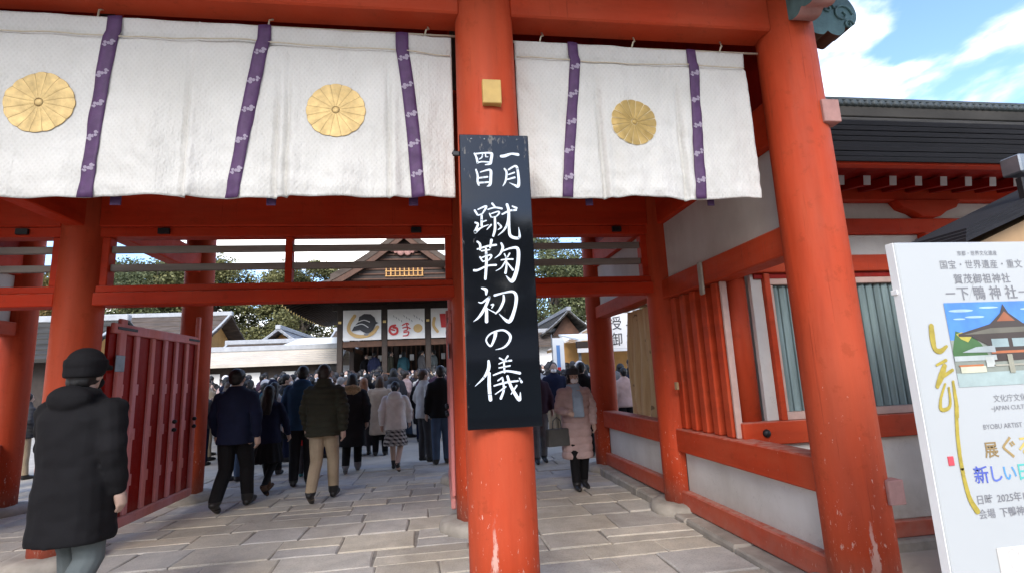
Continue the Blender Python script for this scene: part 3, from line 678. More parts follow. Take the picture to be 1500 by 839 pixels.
# ------------------------------------------------------------------ notice board with brush lettering
STROKES=[[[[0.3993,2.8146,0.0085],[0.4219,2.8176,0.01],[0.4627,2.8316,0.0071],[0.5028,2.827,0.0096]]],[[[0.4159,2.7334,0.0055],[0.4274,2.7127,0.0065],[0.4231,2.671,0.006],[0.4146,2.6449,0.005],[0.4013,2.6241,0.002]],[[0.4406,2.7285,0.005],[0.4741,2.7499,0.006],[0.4915,2.7476,0.0075],[0.4982,2.7083,0.0075],[0.5005,2.6509,0.0085],[0.4931,2.6223,0.0095],[0.4735,2.6299,0.006],[0.4419,2.6452,0.0012]],[[0.4392,2.6972,0.004],[0.4748,2.7106,0.005]],[[0.4304,2.6658,0.0045],[0.4758,2.6793,0.006]]],[[[0.2361,2.8302,0.0049],[0.2476,2.8042,0.0064],[0.2538,2.7704,0.0069]],[[0.2434,2.8277,0.0054],[0.2881,2.8338,0.005],[0.3353,2.8346,0.0065],[0.3423,2.8242,0.0085],[0.3361,2.7899,0.0084],[0.3302,2.7663,0.0074],[0.3002,2.758,0.003]],[[0.2852,2.8232,0.004],[0.2796,2.8047,0.004],[0.2645,2.794,0.0025]],[[0.3037,2.8261,0.004],[0.3051,2.8104,0.004],[0.3179,2.8096,0.0025]],[[0.2538,2.7704,0.0044],[0.2812,2.7775,0.0044],[0.3305,2.7752,0.004]]],[[[0.2425,2.726,0.0054],[0.2511,2.6899,0.0064],[0.2498,2.6486,0.0064],[0.2564,2.6281,0.0049]],[[0.269,2.7108,0.0034],[0.3089,2.7242,0.0054],[0.331,2.7219,0.0079],[0.3304,2.6804,0.0084],[0.3242,2.6338,0.0084],[0.3051,2.6208,0.002]],[[0.2579,2.6734,0.0049],[0.3098,2.6812,0.0054]],[[0.252,2.6424,0.0059],[0.3208,2.6482,0.0049]]],[[[0.2269,2.4697,0.0063],[0.2417,2.4436,0.0057]],[[0.2459,2.4763,0.0038],[0.2908,2.4961,0.0057],[0.2936,2.4849,0.0063],[0.2689,2.4468,0.0038]],[[0.2479,2.4403,0.0038],[0.2702,2.4501,0.0038]],[[0.2667,2.4403,0.0063],[0.2645,2.3771,0.0069]],[[0.2685,2.3992,0.0044],[0.2926,2.4076,0.0038]],[[0.2276,2.3948,0.0056],[0.243,2.3869,0.0063],[0.2346,2.3623,0.0069],[0.2258,2.3398,0.0094]],[[0.2257,2.3365,0.0087],[0.261,2.3642,0.005],[0.3055,2.3815,0.0022]],[[0.3326,2.5127,0.0064],[0.3477,2.4929,0.0057]],[[0.3059,2.4764,0.0038],[0.3476,2.4883,0.0051],[0.3887,2.4818,0.0064]],[[0.3144,2.4501,0.0044],[0.323,2.4272,0.0044]],[[0.3239,2.4501,0.0032],[0.3656,2.4633,0.0045],[0.3715,2.4521,0.0054],[0.3516,2.4304,0.0032]],[[0.323,2.4259,0.0032],[0.3517,2.4324,0.0032]],[[0.345,2.4239,0.0063],[0.3437,2.3586,0.0076],[0.3312,2.3133,0.0063]],[[0.3213,2.3815,0.005],[0.295,2.3523,0.0025]],[[0.3627,2.3911,0.0051],[0.3808,2.3682,0.0057],[0.3611,2.3507,0.0022]],[[0.3904,2.4468,0.0051],[0.436,2.4686,0.0058],[0.4747,2.4726,0.0064]],[[0.4533,2.4964,0.0045],[0.4785,2.4852,0.0064]],[[0.4217,2.5063,0.0083],[0.4297,2.4699,0.0083],[0.4236,2.4041,0.0076],[0.3991,2.3519,0.0057],[0.3597,2.3164,0.0016]],[[0.432,2.4501,0.0064],[0.4282,2.3648,0.0076],[0.4354,2.3113,0.0089],[0.4858,2.3026,0.0083],[0.4856,2.3646,0.0013]]],[[[0.2362,2.2786,0.0056],[0.2512,2.2624,0.0068],[0.2501,2.2305,0.0056]],[[0.3196,2.2876,0.0082],[0.3097,2.2427,0.005]],[[0.2347,2.2338,0.0043],[0.2944,2.2512,0.0056],[0.3448,2.2584,0.0063]],[[0.2592,2.2228,0.0043],[0.3061,2.2299,0.0037]],[[0.2846,2.2365,0.0062],[0.2849,2.1601,0.0081],[0.275,2.0564,0.0074]],[[0.2486,2.186,0.005],[0.2602,2.1636,0.0043]],[[0.2578,2.1827,0.0037],[0.3081,2.198,0.005],[0.3145,2.1871,0.0056],[0.2975,2.1663,0.0037]],[[0.2632,2.1592,0.0037],[0.3007,2.1682,0.0037]],[[0.2121,2.1076,0.0074],[0.2337,2.1091,0.0062],[0.2901,2.1335,0.005],[0.34,2.1372,0.0062]],[[0.3766,2.2678,0.0057],[0.385,2.242,0.0076],[0.3677,2.2037,0.0056],[0.3354,2.1785,0.0016]],[[0.3873,2.2227,0.0044],[0.4321,2.2376,0.0057],[0.4731,2.2347,0.0095],[0.4745,2.1704,0.0107],[0.4583,2.0941,0.0113],[0.4307,2.0409,0.0113],[0.3966,2.073,0.0016]],[[0.3928,2.2034,0.0038],[0.4014,2.1841,0.0044]],[[0.4244,2.2062,0.0044],[0.4108,2.184,0.0038]],[[0.3724,2.1672,0.0038],[0.4102,2.1712,0.0044],[0.4417,2.1708,0.005]],[[0.4014,2.1841,0.005],[0.4023,2.1331,0.0056],[0.3941,2.0889,0.0075]],[[0.3971,2.1586,0.0044],[0.3705,2.1209,0.0037],[0.3386,2.1024,0.0016]],[[0.4062,2.1521,0.0038],[0.4388,2.1071,0.0063]]],[[[0.2516,2.0033,0.0041],[0.2771,1.9923,0.0094],[0.2762,1.966,0.0047]],[[0.2307,1.9227,0.0026],[0.2512,1.9196,0.0046],[0.2938,1.9499,0.0062]],[[0.2938,1.9499,0.0073],[0.2656,1.888,0.0083],[0.2304,1.8373,0.0067],[0.1989,1.8125,0.0013]],[[0.2758,1.8826,0.0083],[0.2731,1.8102,0.0098]],[[0.3025,1.9053,0.0031],[0.3155,1.9065,0.0052],[0.3059,1.8859,0.0023]],[[0.2835,1.8824,0.0023],[0.3316,1.8551,0.0036]],[[0.3254,1.9597,0.0068],[0.3782,1.9732,0.0052],[0.4336,1.9784,0.0074],[0.4517,1.9462,0.0095],[0.4378,1.873,0.0094],[0.4023,1.8064,0.0109],[0.3471,1.8521,0.0013]],[[0.3776,1.9585,0.0052],[0.3763,1.927,0.0078],[0.3534,1.8805,0.0068],[0.3264,1.8542,0.0036]]],[[[0.322,1.742,0.0103],[0.3146,1.7115,0.0082],[0.291,1.6692,0.0056],[0.2667,1.703,0.0046],[0.291,1.7379,0.0046],[0.3432,1.7567,0.0052],[0.3792,1.7529,0.0062],[0.4065,1.7238,0.0078],[0.3971,1.6883,0.0072],[0.3649,1.6588,0.0051],[0.3183,1.6479,0.001]]],[[[0.2765,1.5854,0.0069],[0.275,1.5445,0.0097],[0.2492,1.4981,0.0069],[0.1962,1.45,0.0014]],[[0.2774,1.5172,0.0083],[0.2747,1.443,0.0096],[0.2789,1.3724,0.0103]],[[0.3397,1.6,0.0042],[0.3601,1.5875,0.0049]],[[0.3869,1.6085,0.0056],[0.3706,1.5885,0.0035]],[[0.3349,1.568,0.0035],[0.3667,1.579,0.0042],[0.4055,1.5836,0.0056]],[[0.334,1.5454,0.0035],[0.3971,1.5544,0.0042]],[[0.3634,1.5819,0.0049],[0.3642,1.5189,0.0056]],[[0.3012,1.506,0.0041],[0.3714,1.5254,0.0056],[0.4512,1.511,0.0077]],[[0.3504,1.4902,0.0049],[0.3242,1.4744,0.0035]],[[0.3024,1.4471,0.0041],[0.3687,1.4623,0.0055],[0.4386,1.4679,0.0049]],[[0.3523,1.4854,0.0049],[0.3567,1.4256,0.0062],[0.3374,1.3762,0.0069]],[[0.3677,1.4386,0.0042],[0.3074,1.4011,0.0027]],[[0.3806,1.4957,0.007],[0.3989,1.4372,0.0083],[0.4407,1.3643,0.0097],[0.4496,1.4043,0.0017]],[[0.4305,1.4425,0.0049],[0.397,1.3968,0.0028]],[[0.4477,1.4825,0.0035],[0.4593,1.4615,0.007]]]]
GOLD=[[[[1.8915,1.6112,0.0113],[1.8874,1.5666,0.0128],[1.8891,1.5245,0.0101],[1.9111,1.5144,0.0107],[1.9418,1.5319,0.0059]],[[1.8837,1.4623,0.0048],[1.9275,1.479,0.0069]],[[1.9177,1.4586,0.0096],[1.8965,1.4228,0.0132],[1.8693,1.383,0.0084]],[[1.9008,1.418,0.0074],[1.9487,1.4412,0.0064]],[[1.9054,1.3904,0.0047],[1.8754,1.3376,0.0057],[1.8693,1.2976,0.0083],[1.9087,1.3089,0.0063],[1.9183,1.3762,0.0047]],[[1.9418,1.3979,0.0058],[1.9397,1.3525,0.0074],[1.9376,1.3074,0.0084],[1.9324,1.2679,0.0063]]],[[[1.9385,1.3272,0.007],[1.9172,1.1977,0.0084],[1.9105,1.0832,0.0083],[1.918,0.9825,0.0097],[1.9402,0.9314,0.0119]]]]

def catmull(p, n=7):
    o = []
    for i in range(len(p)-1):
        p0, p1, p2, p3 = p[max(i-1, 0)], p[i], p[i+1], p[min(i+2, len(p)-1)]
        for k in range(n):
            t = k/n; o.append(tuple(.5*((2*b)+(-a+c)*t+(2*a-5*b+4*c-d)*t*t+(-a+3*b-3*c+d)*t**3) for a, b, c, d in zip(p0, p1, p2, p3)))
    o.append(tuple(p[-1])); return o
def brush(mb, pts, y, th, gain=1.0):
    """one brush stroke: a flat ribbon of varying width with rounded ends"""
    q = catmull(pts, 6); P = [Vector((a[0], a[1])) for a in q]; Wd = [max(.0012, a[2])*gain for a in q]
    L, R = [], []
    for i, p in enumerate(P):
        d = (P[min(i+1, len(P)-1)]-P[max(i-1, 0)]); d = d.normalized() if d.length > 1e-9 else Vector((1, 0)); n = Vector((-d.y, d.x))
        L.append(p+n*Wd[i]); R.append(p-n*Wd[i])
    for i in range(len(P)-1):
        a = [L[i], L[i+1], R[i+1], R[i]]; yy = y-.00006*(len(mb.v) % 17)
        mb.add([(p.x, yy, p.y) for p in a], [[0, 1, 2, 3]])
    for e in (0, len(P)-1):
        n_ = 12; yy = y-.0012; mb.add([(P[e].x+Wd[e]*math.cos(2*math.pi*i/n_), yy, P[e].y+Wd[e]*math.sin(2*math.pi*i/n_)) for i in range(n_)], [list(range(n_))])
    for i in range(1, len(P)-1):
        n_ = 10; yy = y-.0006-.00002*i; mb.add([(P[i].x+Wd[i]*math.cos(2*math.pi*k/n_), yy, P[i].y+Wd[i]*math.sin(2*math.pi*k/n_)) for k in range(n_)], [list(range(n_))])
nb = thing('notice_board', (.36, 2.95, 1.21), 'tall black lacquered board with white brush lettering fixed to the pillar', 'sign board')
MB().box(.148, .572, 2.938, 2.966, 1.212, 2.955, .004).build('board', M['lacquer'], nb)
for st in STROKES:
    m = MB()
    for s in st: brush(m, s, 2.9366, .001)
    m.build('brush_character', M['chalkwhite'], nb, recalc=False)
m = MB(); m.box(.105, .148, 2.945, 2.962, 2.82, 2.85, .004); m.build('hook', M['iron'], nb)
m = MB(); m.smooth = True; m.tube([(.12, 2.953, 2.86), (.105, 2.953, 2.835), (.12, 2.953, 2.81), (.135, 2.953, 2.835), (.12, 2.953, 2.86)], .006, 6); m.build('ring', M['iron'], nb)
for x in (.22, .30, .50):
    m = MB(); m.smooth = True; m.ell((x, 2.937, 2.925), (.006, .004, .006), 8, 6); m.build('nail', M['steel'], nb)

# ------------------------------------------------------------------ exhibition sign
sg = thing('exhibition_sign', (2.5, 1.78, -.15), 'white exhibition sign with temple picture, gold brush writing and colourful text', 'sign')
SX0, SX1, SZ1 = 1.797, 2.86, 1.945
MB().box(SX0, SX1, 1.757, 1.80, .35, SZ1, .004).build('panel', M['boardwhite'], sg)
for x in (SX0+.02, SX1-.05): B('leg', M['boardwhite'], sg, x+.06, x+.09, 1.803, 1.835, -.15, 1.9, .004)
B('edge_trim', M['white'], sg, SX0-.006, SX0-.001, 1.76, 1.798, .35, SZ1, .002)
B('edge_clip', M['white'], sg, SX0-.014, SX0-.007, 1.77, 1.80, 1.74, 1.76, .002)
yS = 1.7555
def text(body, x, z, size, mat, name='lettering', align='LEFT', sxc=1.0, y=yS, parent=None, bold=0.0, track=1.0):
    c = bpy.data.curves.new('t', 'FONT'); c.body = body; c.size = size; c.align_x = align; c.offset = bold; c.space_character = track; c.resolution_u = 2
    o = bpy.data.objects.new('t', c); COL.objects.link(o); bpy.context.view_layer.update()
    me = bpy.data.meshes.new_from_object(o.evaluated_get(bpy.context.evaluated_depsgraph_get()))
    bpy.data.objects.remove(o); bpy.data.curves.remove(c)
    org = root_loc(parent)
    for v in me.vertices: v.co = Vector((x+v.co.x*sxc, y-v.co.z, z+v.co.y))-org
    me.materials.clear(); me.materials.append(mat); me.name = name
    return link(name, me, parent)
def inkmat(n, c): return simple(n, c, .5, .05, 9, bstr=0)
M['inkgrey'] = inkmat('grey_print', (.21, .21, .22))
text('京都・世界文化遺産', 2.165, 1.890, .021, M['inkgrey'], align='CENTER', parent=sg)
text('国宝・世界遺産・重文', 2.175, 1.838, .038, M['inkgrey'], align='CENTER', parent=sg, track=1.05)
text('賀茂御祖神社', 2.165, 1.778, .042, M['inkgrey'], align='CENTER', parent=sg, track=1.12, bold=.0004)
text('－下 鴨 神 社－', 2.175, 1.715, .058, M['inkgrey'], align='CENTER', parent=sg, bold=.0006)
# picture of a shrine hall, printed on the board: flat areas of colour
pic = link('picture', None, sg)
def area(poly, c, k, name='printed_area'):
    nm = 'print_%03d' % int(c[0]*900+c[1]*90+c[2]*9)
    if nm not in M: M[nm] = simple('printed_ink', c, .35, .18, 14, bstr=0)
    m = MB(); m.add([(x, yS-.0005*k, z) for x, z in poly], [list(range(len(poly)))[::-1]]); m.build(name, M[nm], pic, recalc=False)
PX0, PX1, PZ0, PZ1 = 1.965, 2.44, 1.375, 1.70
def pr(u0, u1, w0, w1): return [(PX0+(PX1-PX0)*u, PZ0+(PZ1-PZ0)*w) for u, w in ((u0, w0), (u1, w0), (u1, w1), (u0, w1))]
def pp(*l): return [(PX0+(PX1-PX0)*u, PZ0+(PZ1-PZ0)*w) for u, w in l]
area(pr(0, 1, .55, 1), (.07, .23, .62), 1); area(pr(0, 1, 0, .16), (.34, .42, .40), 1); area(pr(0, 1, .16, .55), (.24, .26, .22), 1)
for u, w, a, b in ((.15, .9, .10, .018), (.27, .82, .08, .014), (.12, .8, .05, .010), (.42, .93, .08, .012), (.82, .9, .08, .014)):
    area(pp(*[(u+a*math.cos(t*.52)*1.2, w+b*math.sin(t*.52)) for t in range(12)]), (.36, .52, .74), 2)
area(pp((0, .42), (.06, .66), (.10, .64), (.2, .6), (.28, .5), (.33, .36), (0, .34)), (.05, .13, .04), 2)
area(pp((.06, .62), (.12, .645), (.2, .58), (.16, .52), (.10, .56)), (.42, .36, .06), 3)
area(pp((.08, .62), (.40, .73), (.52, .86), (.56, .97), (.60, .86), (.72, .73), (1, .60), (1, .55), (.08, .59)), (.05, .035, .03), 4)
area(pp((.47, .76), (.56, .88), (.65, .76)), (.32, .10, .04), 5)
area(pp((.12, .61), (1, .63), (1, .69), (.4, .68)), (.14, .13, .10), 5)
area(pp((.2, .58), (1, .60), (1, .30), (.36, .28), (.36, .46)), (.05, .04, .04), 5)
for u in (.38, .58, .78): area(pr(u, u+.16, .45, .55), (.28, .36, .36), 6)
area(pr(.36, 1, .375, .405), (.42, .13, .05), 6)
area(pr(0, .4, .30, .36), (.42, .46, .44), 6); area(pp((.08, .4), (.22, .46), (.4, .47), (.4, .39)), (.34, .38, .38), 7)
area(pr(.04, .28, .16, .235), (.55, .54, .40), 6); area(pr(.03, .26, .235, .255), (.48, .15, .05), 7)
area(pr(.29, .37, .22, .34), (.50, .52, .48), 7); area(pr(.36, 1, .225, .245), (.36, .34, .27), 7); area(pr(.5, .55, .14, .36), (.30, .29, .22), 8); area(pr(.8, .86, .14, .36), (.30, .29, .22), 8)
for s in GOLD:
    for q in s:
        m = MB(); brush(m, q, yS-.0002, .001, .95); m.build('gold_brush_stroke', M['goldink'], sg, recalc=False)
text('文化庁文化交流使', 2.105, 1.315, .030, M['inkgrey'], parent=sg)
text('~JAPAN CULTURAL~', 2.085, 1.282, .024, M['inkgrey'], parent=sg)
text('BYOBU ARTIST', 2.035, 1.215, .026, M['inkgrey'], parent=sg)
text('展', 2.02, 1.118, .062, inkmat('brown_print', (.28, .19, .08)), parent=sg, bold=.001)
text('ぐ', 2.085, 1.112, .088, inkmat('tan_print', (.36, .25, .10)), parent=sg, bold=.001)
text('る', 2.165, 1.115, .082, inkmat('yellow_print', (.62, .45, .12)), parent=sg, bold=.001)
text('ー', 2.245, 1.118, .08, inkmat('red_print', (.55, .09, .07)), parent=sg, bold=.001)
for i, (ch_, c_) in enumerate((('新', (.08, .11, .42)), ('し', (.11, .16, .50)), ('い', (.10, .30, .62)), ('日', (.10, .45, .40)), ('本', (.60, .12, .08)), ('へ', (.58, .20, .22)))):
    text(ch_, 1.955+i*.062, 1.030, .066, inkmat('rainbow_print_'+'abcdef'[i], c_), parent=sg, bold=.0008)
text('日時', 1.945, .955, .036, M['inkgrey'], parent=sg, bold=.0004)
text('2025年12月28日', 2.035, .955, .036, M['inkgrey'], parent=sg, bold=.0004)
text('会場', 1.945, .905, .036, M['inkgrey'], parent=sg, bold=.0004)
text('下鴨神社葵生殿', 2.035, .905, .036, M['inkgrey'], parent=sg, bold=.0004)
B('seal_mark', inkmat('seal_red', (.55, .07, .09)), sg, 1.858, 1.882, 1.7535, 1.7575, 1.095, 1.128, .001)
B('caption_panel', M['plaster'], sg, 1.99, 2.8, 1.7525, 1.7575, .42, .80, .002)

# ------------------------------------------------------------------ corridor building on the right
cb = thing('corridor_building', (5.5, 4.6, -.15), 'red and white corridor building with dark bark roof and blue green lattice window', 'building')
CX0, CX1, CY = 2.93, 9.0, 4.4
B('foundation_stone', M['stone'], cb, CX0-.1, CX1, CY-.12, CY+.3, -.3, -.06, .02)
def cbeam(n, m_, z0, z1, pr_, x0=CX0, dpt=.12, bev=.008, **k): return B(n, M[m_], cb, x0, CX1, CY-pr_, CY-pr_+dpt, z0, z1, bev, **k)
cbeam('sill_beam', 'redbeam', -.058, .08, .05)
cbeam('plaster_panel', 'plaster', .08, .80, 0, dpt=.04)
cbeam('waist_beam', 'redbeam', .802, 1.0, .06, x0=2.62)
B('window_sill', M['framepink'], cb, 3.06, CX1, CY-.03, CY+.05, 1.003, 1.07, .004)
B('window_head', M['framepink'], cb, 3.06, CX1, CY-.03, CY+.05, 2.23, 2.285, .004)
B('window_jamb', M['framepink'], cb, 3.075, 3.11, CY-.02, CY+.05, 1.072, 2.228, .004)
B('red_jamb', M['redbeam'], cb, 3.015, 3.072, CY-.045, CY+.06, 1.002, 2.335, .005)
B('window_back', M['darkwood'], cb, 3.11, CX1, CY+.09, CY+.1, 1.07, 2.23, .002)
q = MB(); q.smooth = False; q.prism([(-.040, .03), (-.034, -.004), (0, -.022), (.034, -.004), (.040, .03)], 'z', 0, 1.156); lm = q.mesh('lattice_bar', M['slatgreen'])
i = 0; x = 3.15
while x < 7.6: piece('lattice_bar', lm, cb, (x, CY+.03, 1.072)); x += .084
B('wall_panel', M['plaster'], cb, 2.9, 3.013, CY+.0, CY+.05, 1.002, 2.335, .003)
B('head_gap', M['reddark'], cb, CX0, CX1, CY-.02, CY+.08, 2.288, 2.338, .003)
cbeam('head_beam', 'redbeam', 2.34, 2.50, .06, x0=2.62)
cbeam('plaster_panel', 'plaster', 2.50, 2.71, 0, dpt=.04)
cbeam('upper_beam', 'redin', 2.71, 2.866, .05)
cbeam('plaster_panel', 'plaster', 2.866, 3.04, 0, dpt=.04)
cbeam('eave_purlin', 'redin', 3.04, 3.20, .09, dpt=.2)
def cpost(x):
    m = MB(); m.smooth = True; m.lathe((x, CY+.1, 0), [(.125, -.06), (.125, 3.05)], 24); m.build('post', M['red'], cb)
m = MB(); m.smooth = True; m.lathe((2.79, 4.54, 0), [(.125, .9), (.122, 2.6)], 24); m.build('post', M['red'], cb)
for x in (4.86, 6.7): cpost(x)
for x in (4.86, 6.7):
    B('strut', M['redin'], cb, x-.09, x+.09, CY-.09, CY+.02, 2.5, 2.712, .01)
    m = MB(); m.prism([(x-.36, 3.035), (x-.30, 2.96), (x-.18, 2.92), (x-.1, 2.87), (x+.1, 2.87), (x+.18, 2.92), (x+.30, 2.96), (x+.36, 3.035)], 'y', CY-.11, CY+.03); m.build('boat_bracket', M['redin'], cb)
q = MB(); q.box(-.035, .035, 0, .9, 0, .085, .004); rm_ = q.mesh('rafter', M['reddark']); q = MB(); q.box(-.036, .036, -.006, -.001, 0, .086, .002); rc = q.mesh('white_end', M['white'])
x = 3.34
while x < 8.6:
    r_ = piece('rafter', rm_, cb, (x, CY-.44, 3.055)); r_.rotation_euler = (math.radians(10), 0, 0)
    e_ = link('white_end', rc, r_); x += .266
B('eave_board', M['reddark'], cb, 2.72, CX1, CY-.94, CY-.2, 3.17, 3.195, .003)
x = 3.2
B('eave_edge', M['redin'], cb, 2.72, CX1, CY-.98, CY-.90, 3.015, 3.165, .006)
# bark roof: thick cut eave, layered courses, tiled ridge
er = random.Random(4)
for i in range(8):
    z0_ = 3.03+.0385*i; y0_ = 3.392-.009*i+er.uniform(-.006, .006)
    m = MB(); x_ = 2.70
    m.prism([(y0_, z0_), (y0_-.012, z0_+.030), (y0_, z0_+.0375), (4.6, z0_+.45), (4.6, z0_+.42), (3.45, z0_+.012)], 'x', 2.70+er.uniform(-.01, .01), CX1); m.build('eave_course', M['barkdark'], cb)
prof = [(3.37, 3.28)]
n = 9
lay = MB()
for i in range(n):
    t0, t1 = i/n, (i+1)/n
    def ry(t): return 3.36+2.14*t
    def rz(t): return 3.352+1.24*(t*.80+.20*t*t)
    m = MB(); m.prism([(ry(t0)-.02, rz(t0)), (ry(t1), rz(t1)), (ry(t1), rz(t1)-.10), (ry(t0)-.02, rz(t0)-.05)], 'x', 2.68, CX1); m.build('bark_course', M['barkgrey'], cb)
m = MB(); m.prism([(5.5, 4.58), (8.2, 3.1), (8.2, 3.0), (5.5, 4.4)], 'x', 2.68, CX1); m.build('rear_roof', M['barkgrey'], cb)
B('ridge_base', M['barkgrey'], cb, 2.68, CX1, 5.36, 5.64, 4.52, 4.66, .01)
q = MB(); q.smooth = True; q.tube([(0, 5.34-5.5, 0), (0, .16, 0)], .042, 8); rt = q.mesh('ridge_tile', M['tiledark'])
x = 2.75
while x < 8.6: piece('ridge_tile', rt, cb, (x, 5.5, 4.70)); x += .10
B('ridge_cap', M['tiledark'], cb, 2.68, CX1, 5.38, 5.62, 4.745, 4.80, .015)
B('back_wall', M['plaster'], cb, 3.0, CX1, 7.0, 7.05, -.1, 3.2, .003)
k = MB(); k.smooth = True; k.ell((2.83, CY-.07, .905), (.036, .03, .036), 12, 8); k.build('iron_boss', M['iron'], cb)

# ------------------------------------------------------------------ small booth behind the sign
bo = thing('wooden_booth', (4.3, 2.8, -.15), 'small wooden booth with dark sloping roof behind the white sign', 'booth')
B('booth_wall', M['tanwood'], bo, 3.42, 5.3, 2.68, 2.98, -.15, 2.16, .005)
m = MB(); m.prism([(3.30, 2.162), (4.3, 2.55), (5.3, 2.162)], 'y', 2.70, 2.96); m.build('gable_board', M['tanwood'], bo)
for i in range(4):
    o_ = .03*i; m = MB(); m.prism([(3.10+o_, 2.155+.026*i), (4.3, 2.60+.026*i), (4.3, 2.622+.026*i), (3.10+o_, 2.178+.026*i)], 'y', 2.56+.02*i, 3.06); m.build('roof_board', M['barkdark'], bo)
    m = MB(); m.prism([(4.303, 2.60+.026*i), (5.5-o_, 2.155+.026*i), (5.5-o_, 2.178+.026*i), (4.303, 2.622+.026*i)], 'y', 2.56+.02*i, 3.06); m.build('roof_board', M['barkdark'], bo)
fl = thing('grey_box', (3.72, 2.66, 2.62), 'small grey box above the booth roof at the frame edge', 'lamp')
B('box_housing', M['steel'], fl, 3.66, 3.80, 2.6, 2.72, 2.62, 2.74, .008); B('bracket', M['iron'], fl, 3.70, 3.74, 2.64, 2.68, 2.44, 2.60, .004)  # plain grey box on an iron bracket, no light source
# ------------------------------------------------------------------ main hall in the courtyard
hall = thing('dance_hall', (-1.33, 25.5, .3), 'open dark wooden dance hall with gabled bark roof in the middle of the courtyard', 'hall')
HX, HW, HY0, HY1 = -1.33, 2.68, 22.0, 28.0
FZ = 1.15
B('platform', M['darkwood'], hall, HX-3.1, HX+3.1, 21.6, 28.4, .2, FZ-.08, .02)
B('floor', M['brownwood'], hall, HX-3.2, HX+3.2, 21.5, 28.5, FZ-.078, FZ, .01)
cols = [-4.01, -2.22, -.44, 1.35]
for yv in (HY0, 25.0, HY1):
    for x in cols:
        if yv == 25.0 and x in cols[1:3]: continue
        c = B('post', M['darkwood'], hall, x-.11, x+.11, yv-.11, yv+.11, FZ+.001, 4.75, .02)
        if yv == HY0: B('gilt_fitting', M['goldcap'], c, x-.06, x+.06, yv-.122, yv-.112, 3.95, 4.05, .003)
for yv in (HY0, HY1): B('head_beam', M['darkwood'], hall, HX-3.0, HX+3.0, yv-.09, yv+.09, 4.5, 4.74, .01)
for x in (cols[0], cols[-1]): B('side_beam', M['darkwood'], hall, x-.08, x+.08, HY0+.1, HY1-.1, 4.5, 4.7, .01)
B('crossbeam', M['brownwood'], hall, HX-2.6, HX+2.6, HY0-.06, HY0+.06, 2.98, 3.22, .01)
for x in (cols[0], cols[-1]): B('side_tie', M['brownwood'], hall, x-.06, x+.06, HY0+.12, HY1-.12, 2.98, 3.2, .01)
B('ceiling', M['darkwood'], hall, HX-3.0, HX+3.0, 21.9, 28.1, 4.76, 4.86, .01)
for yv in (21.55, 28.45):
    for z in (1.55, 1.85): B('railing', M['brownwood'], hall, HX-3.1, HX+3.1, yv-.035, yv+.035, z-.035, z+.035, .005)
for i in range(10): B('railing_post', M['brownwood'], hall, HX-3.05+i*.68-.03, HX-3.05+i*.68+.03, 21.52, 21.58, FZ+.001, 1.813, .004)
# lattice screens at the rear of the hall
for i in range(22): B('screen_bar', M['brownwood'], hall, HX-2.6+i*.247-.03, HX-2.6+i*.247+.03, HY1-.04, HY1+.04, FZ+.002, 3.6, .004)
B('rear_wall', M['darkwood'], hall, HX-2.6, HX+2.6, HY1+.12, HY1+.2, FZ+.002, 4.4, .005)
for yv in (26.5,): B('side_wall', M['darkwood'], hall, cols[0]-.03, cols[0]+.03, 25.2, 27.8, FZ+.002, 3.0, .005)
B('side_wall', M['darkwood'], hall, cols[-1]-.03, cols[-1]+.03, 25.2, 27.8, FZ+.002, 3.0, .005)
for i in range(9): B('paper_lantern', M['white'], hall, HX-2.2+i*.52, HX-2.0+i*.52, 26.5, 26.6, 2.55, 2.85, .02)
# eaves: hipped skirt roof with upturned corners
EX, EY0, EY1 = 4.75, 19.6, 30.4
def skirt(side, t, s):      # t 0..1 along the edge, s 0 eave .. 1 top
    up = .30*abs(2*t-1)**3*(1-s)
    if side in 'fb':
        x = HX+(2*t-1)*(EX*(1-s)+2.9*s); y = (EY0*(1-s)+21.6*s) if side == 'f' else (EY1*(1-s)+28.4*s)
    else:
        y = (25+(2*t-1)*(5.4*(1-s)+3.4*s)); x = HX+(-1 if side == 'l' else 1)*(EX*(1-s)+2.9*s)
    return x, y, 4.70+.95*(s*.7+.3*s*s)+up
for side in 'fblr':
    m = MB(); m.smooth = True; vs = []; fs = []; nt_, ns = 20, 6
    for lvl in (0, 1):
        for i in range(nt_+1):
            for j in range(ns+1):
                x, y, z = skirt(side, i/nt_, j/ns); vs.append((x, y, z+(.14 if lvl else -.10)))
    N = (nt_+1)*(ns+1)
    for lvl in (0, 1):
        for i in range(nt_):
            for j in range(ns): a = lvl*N+i*(ns+1)+j; fs.append([a, a+1, a+ns+2, a+ns+1])
    for i in range(nt_): a = i*(ns+1); fs.append([a, a+ns+1, a+ns+1+N, a+N])
    m.add(vs, fs); m.build('skirt_roof', M['bark'], hall)
for i in range(26):
    t = (i+.5)/26; x0, y0, z0 = skirt('f', t, .03); x1, y1, z1 = skirt('f', t, .98)
    m = MB(); m.tube([(x0, y0+.02, z0-.17), (x1, y1, z1-.25)], .055, 6); r_ = m.build('rafter', M['darkwood'], hall)
    B('gilt_end', M['goldcap'], r_, x0-.06, x0+.06, y0-.02, y0+.015, z0-.225, z0-.115, .01)
for i in range(26):
    t = (i+.5)/26; x0, y0, z0 = skirt('l', t, .03); x1, y1, z1 = skirt('l', t, .98)
    m = MB(); m.tube([(x0+.02, y0, z0-.17), (x1, y1, z1-.25)], .055, 6); r_ = m.build('rafter', M['darkwood'], hall)
    B('gilt_end', M['goldcap'], r_, x0-.02, x0+.015, y0-.06, y0+.06, z0-.225, z0-.115, .01)
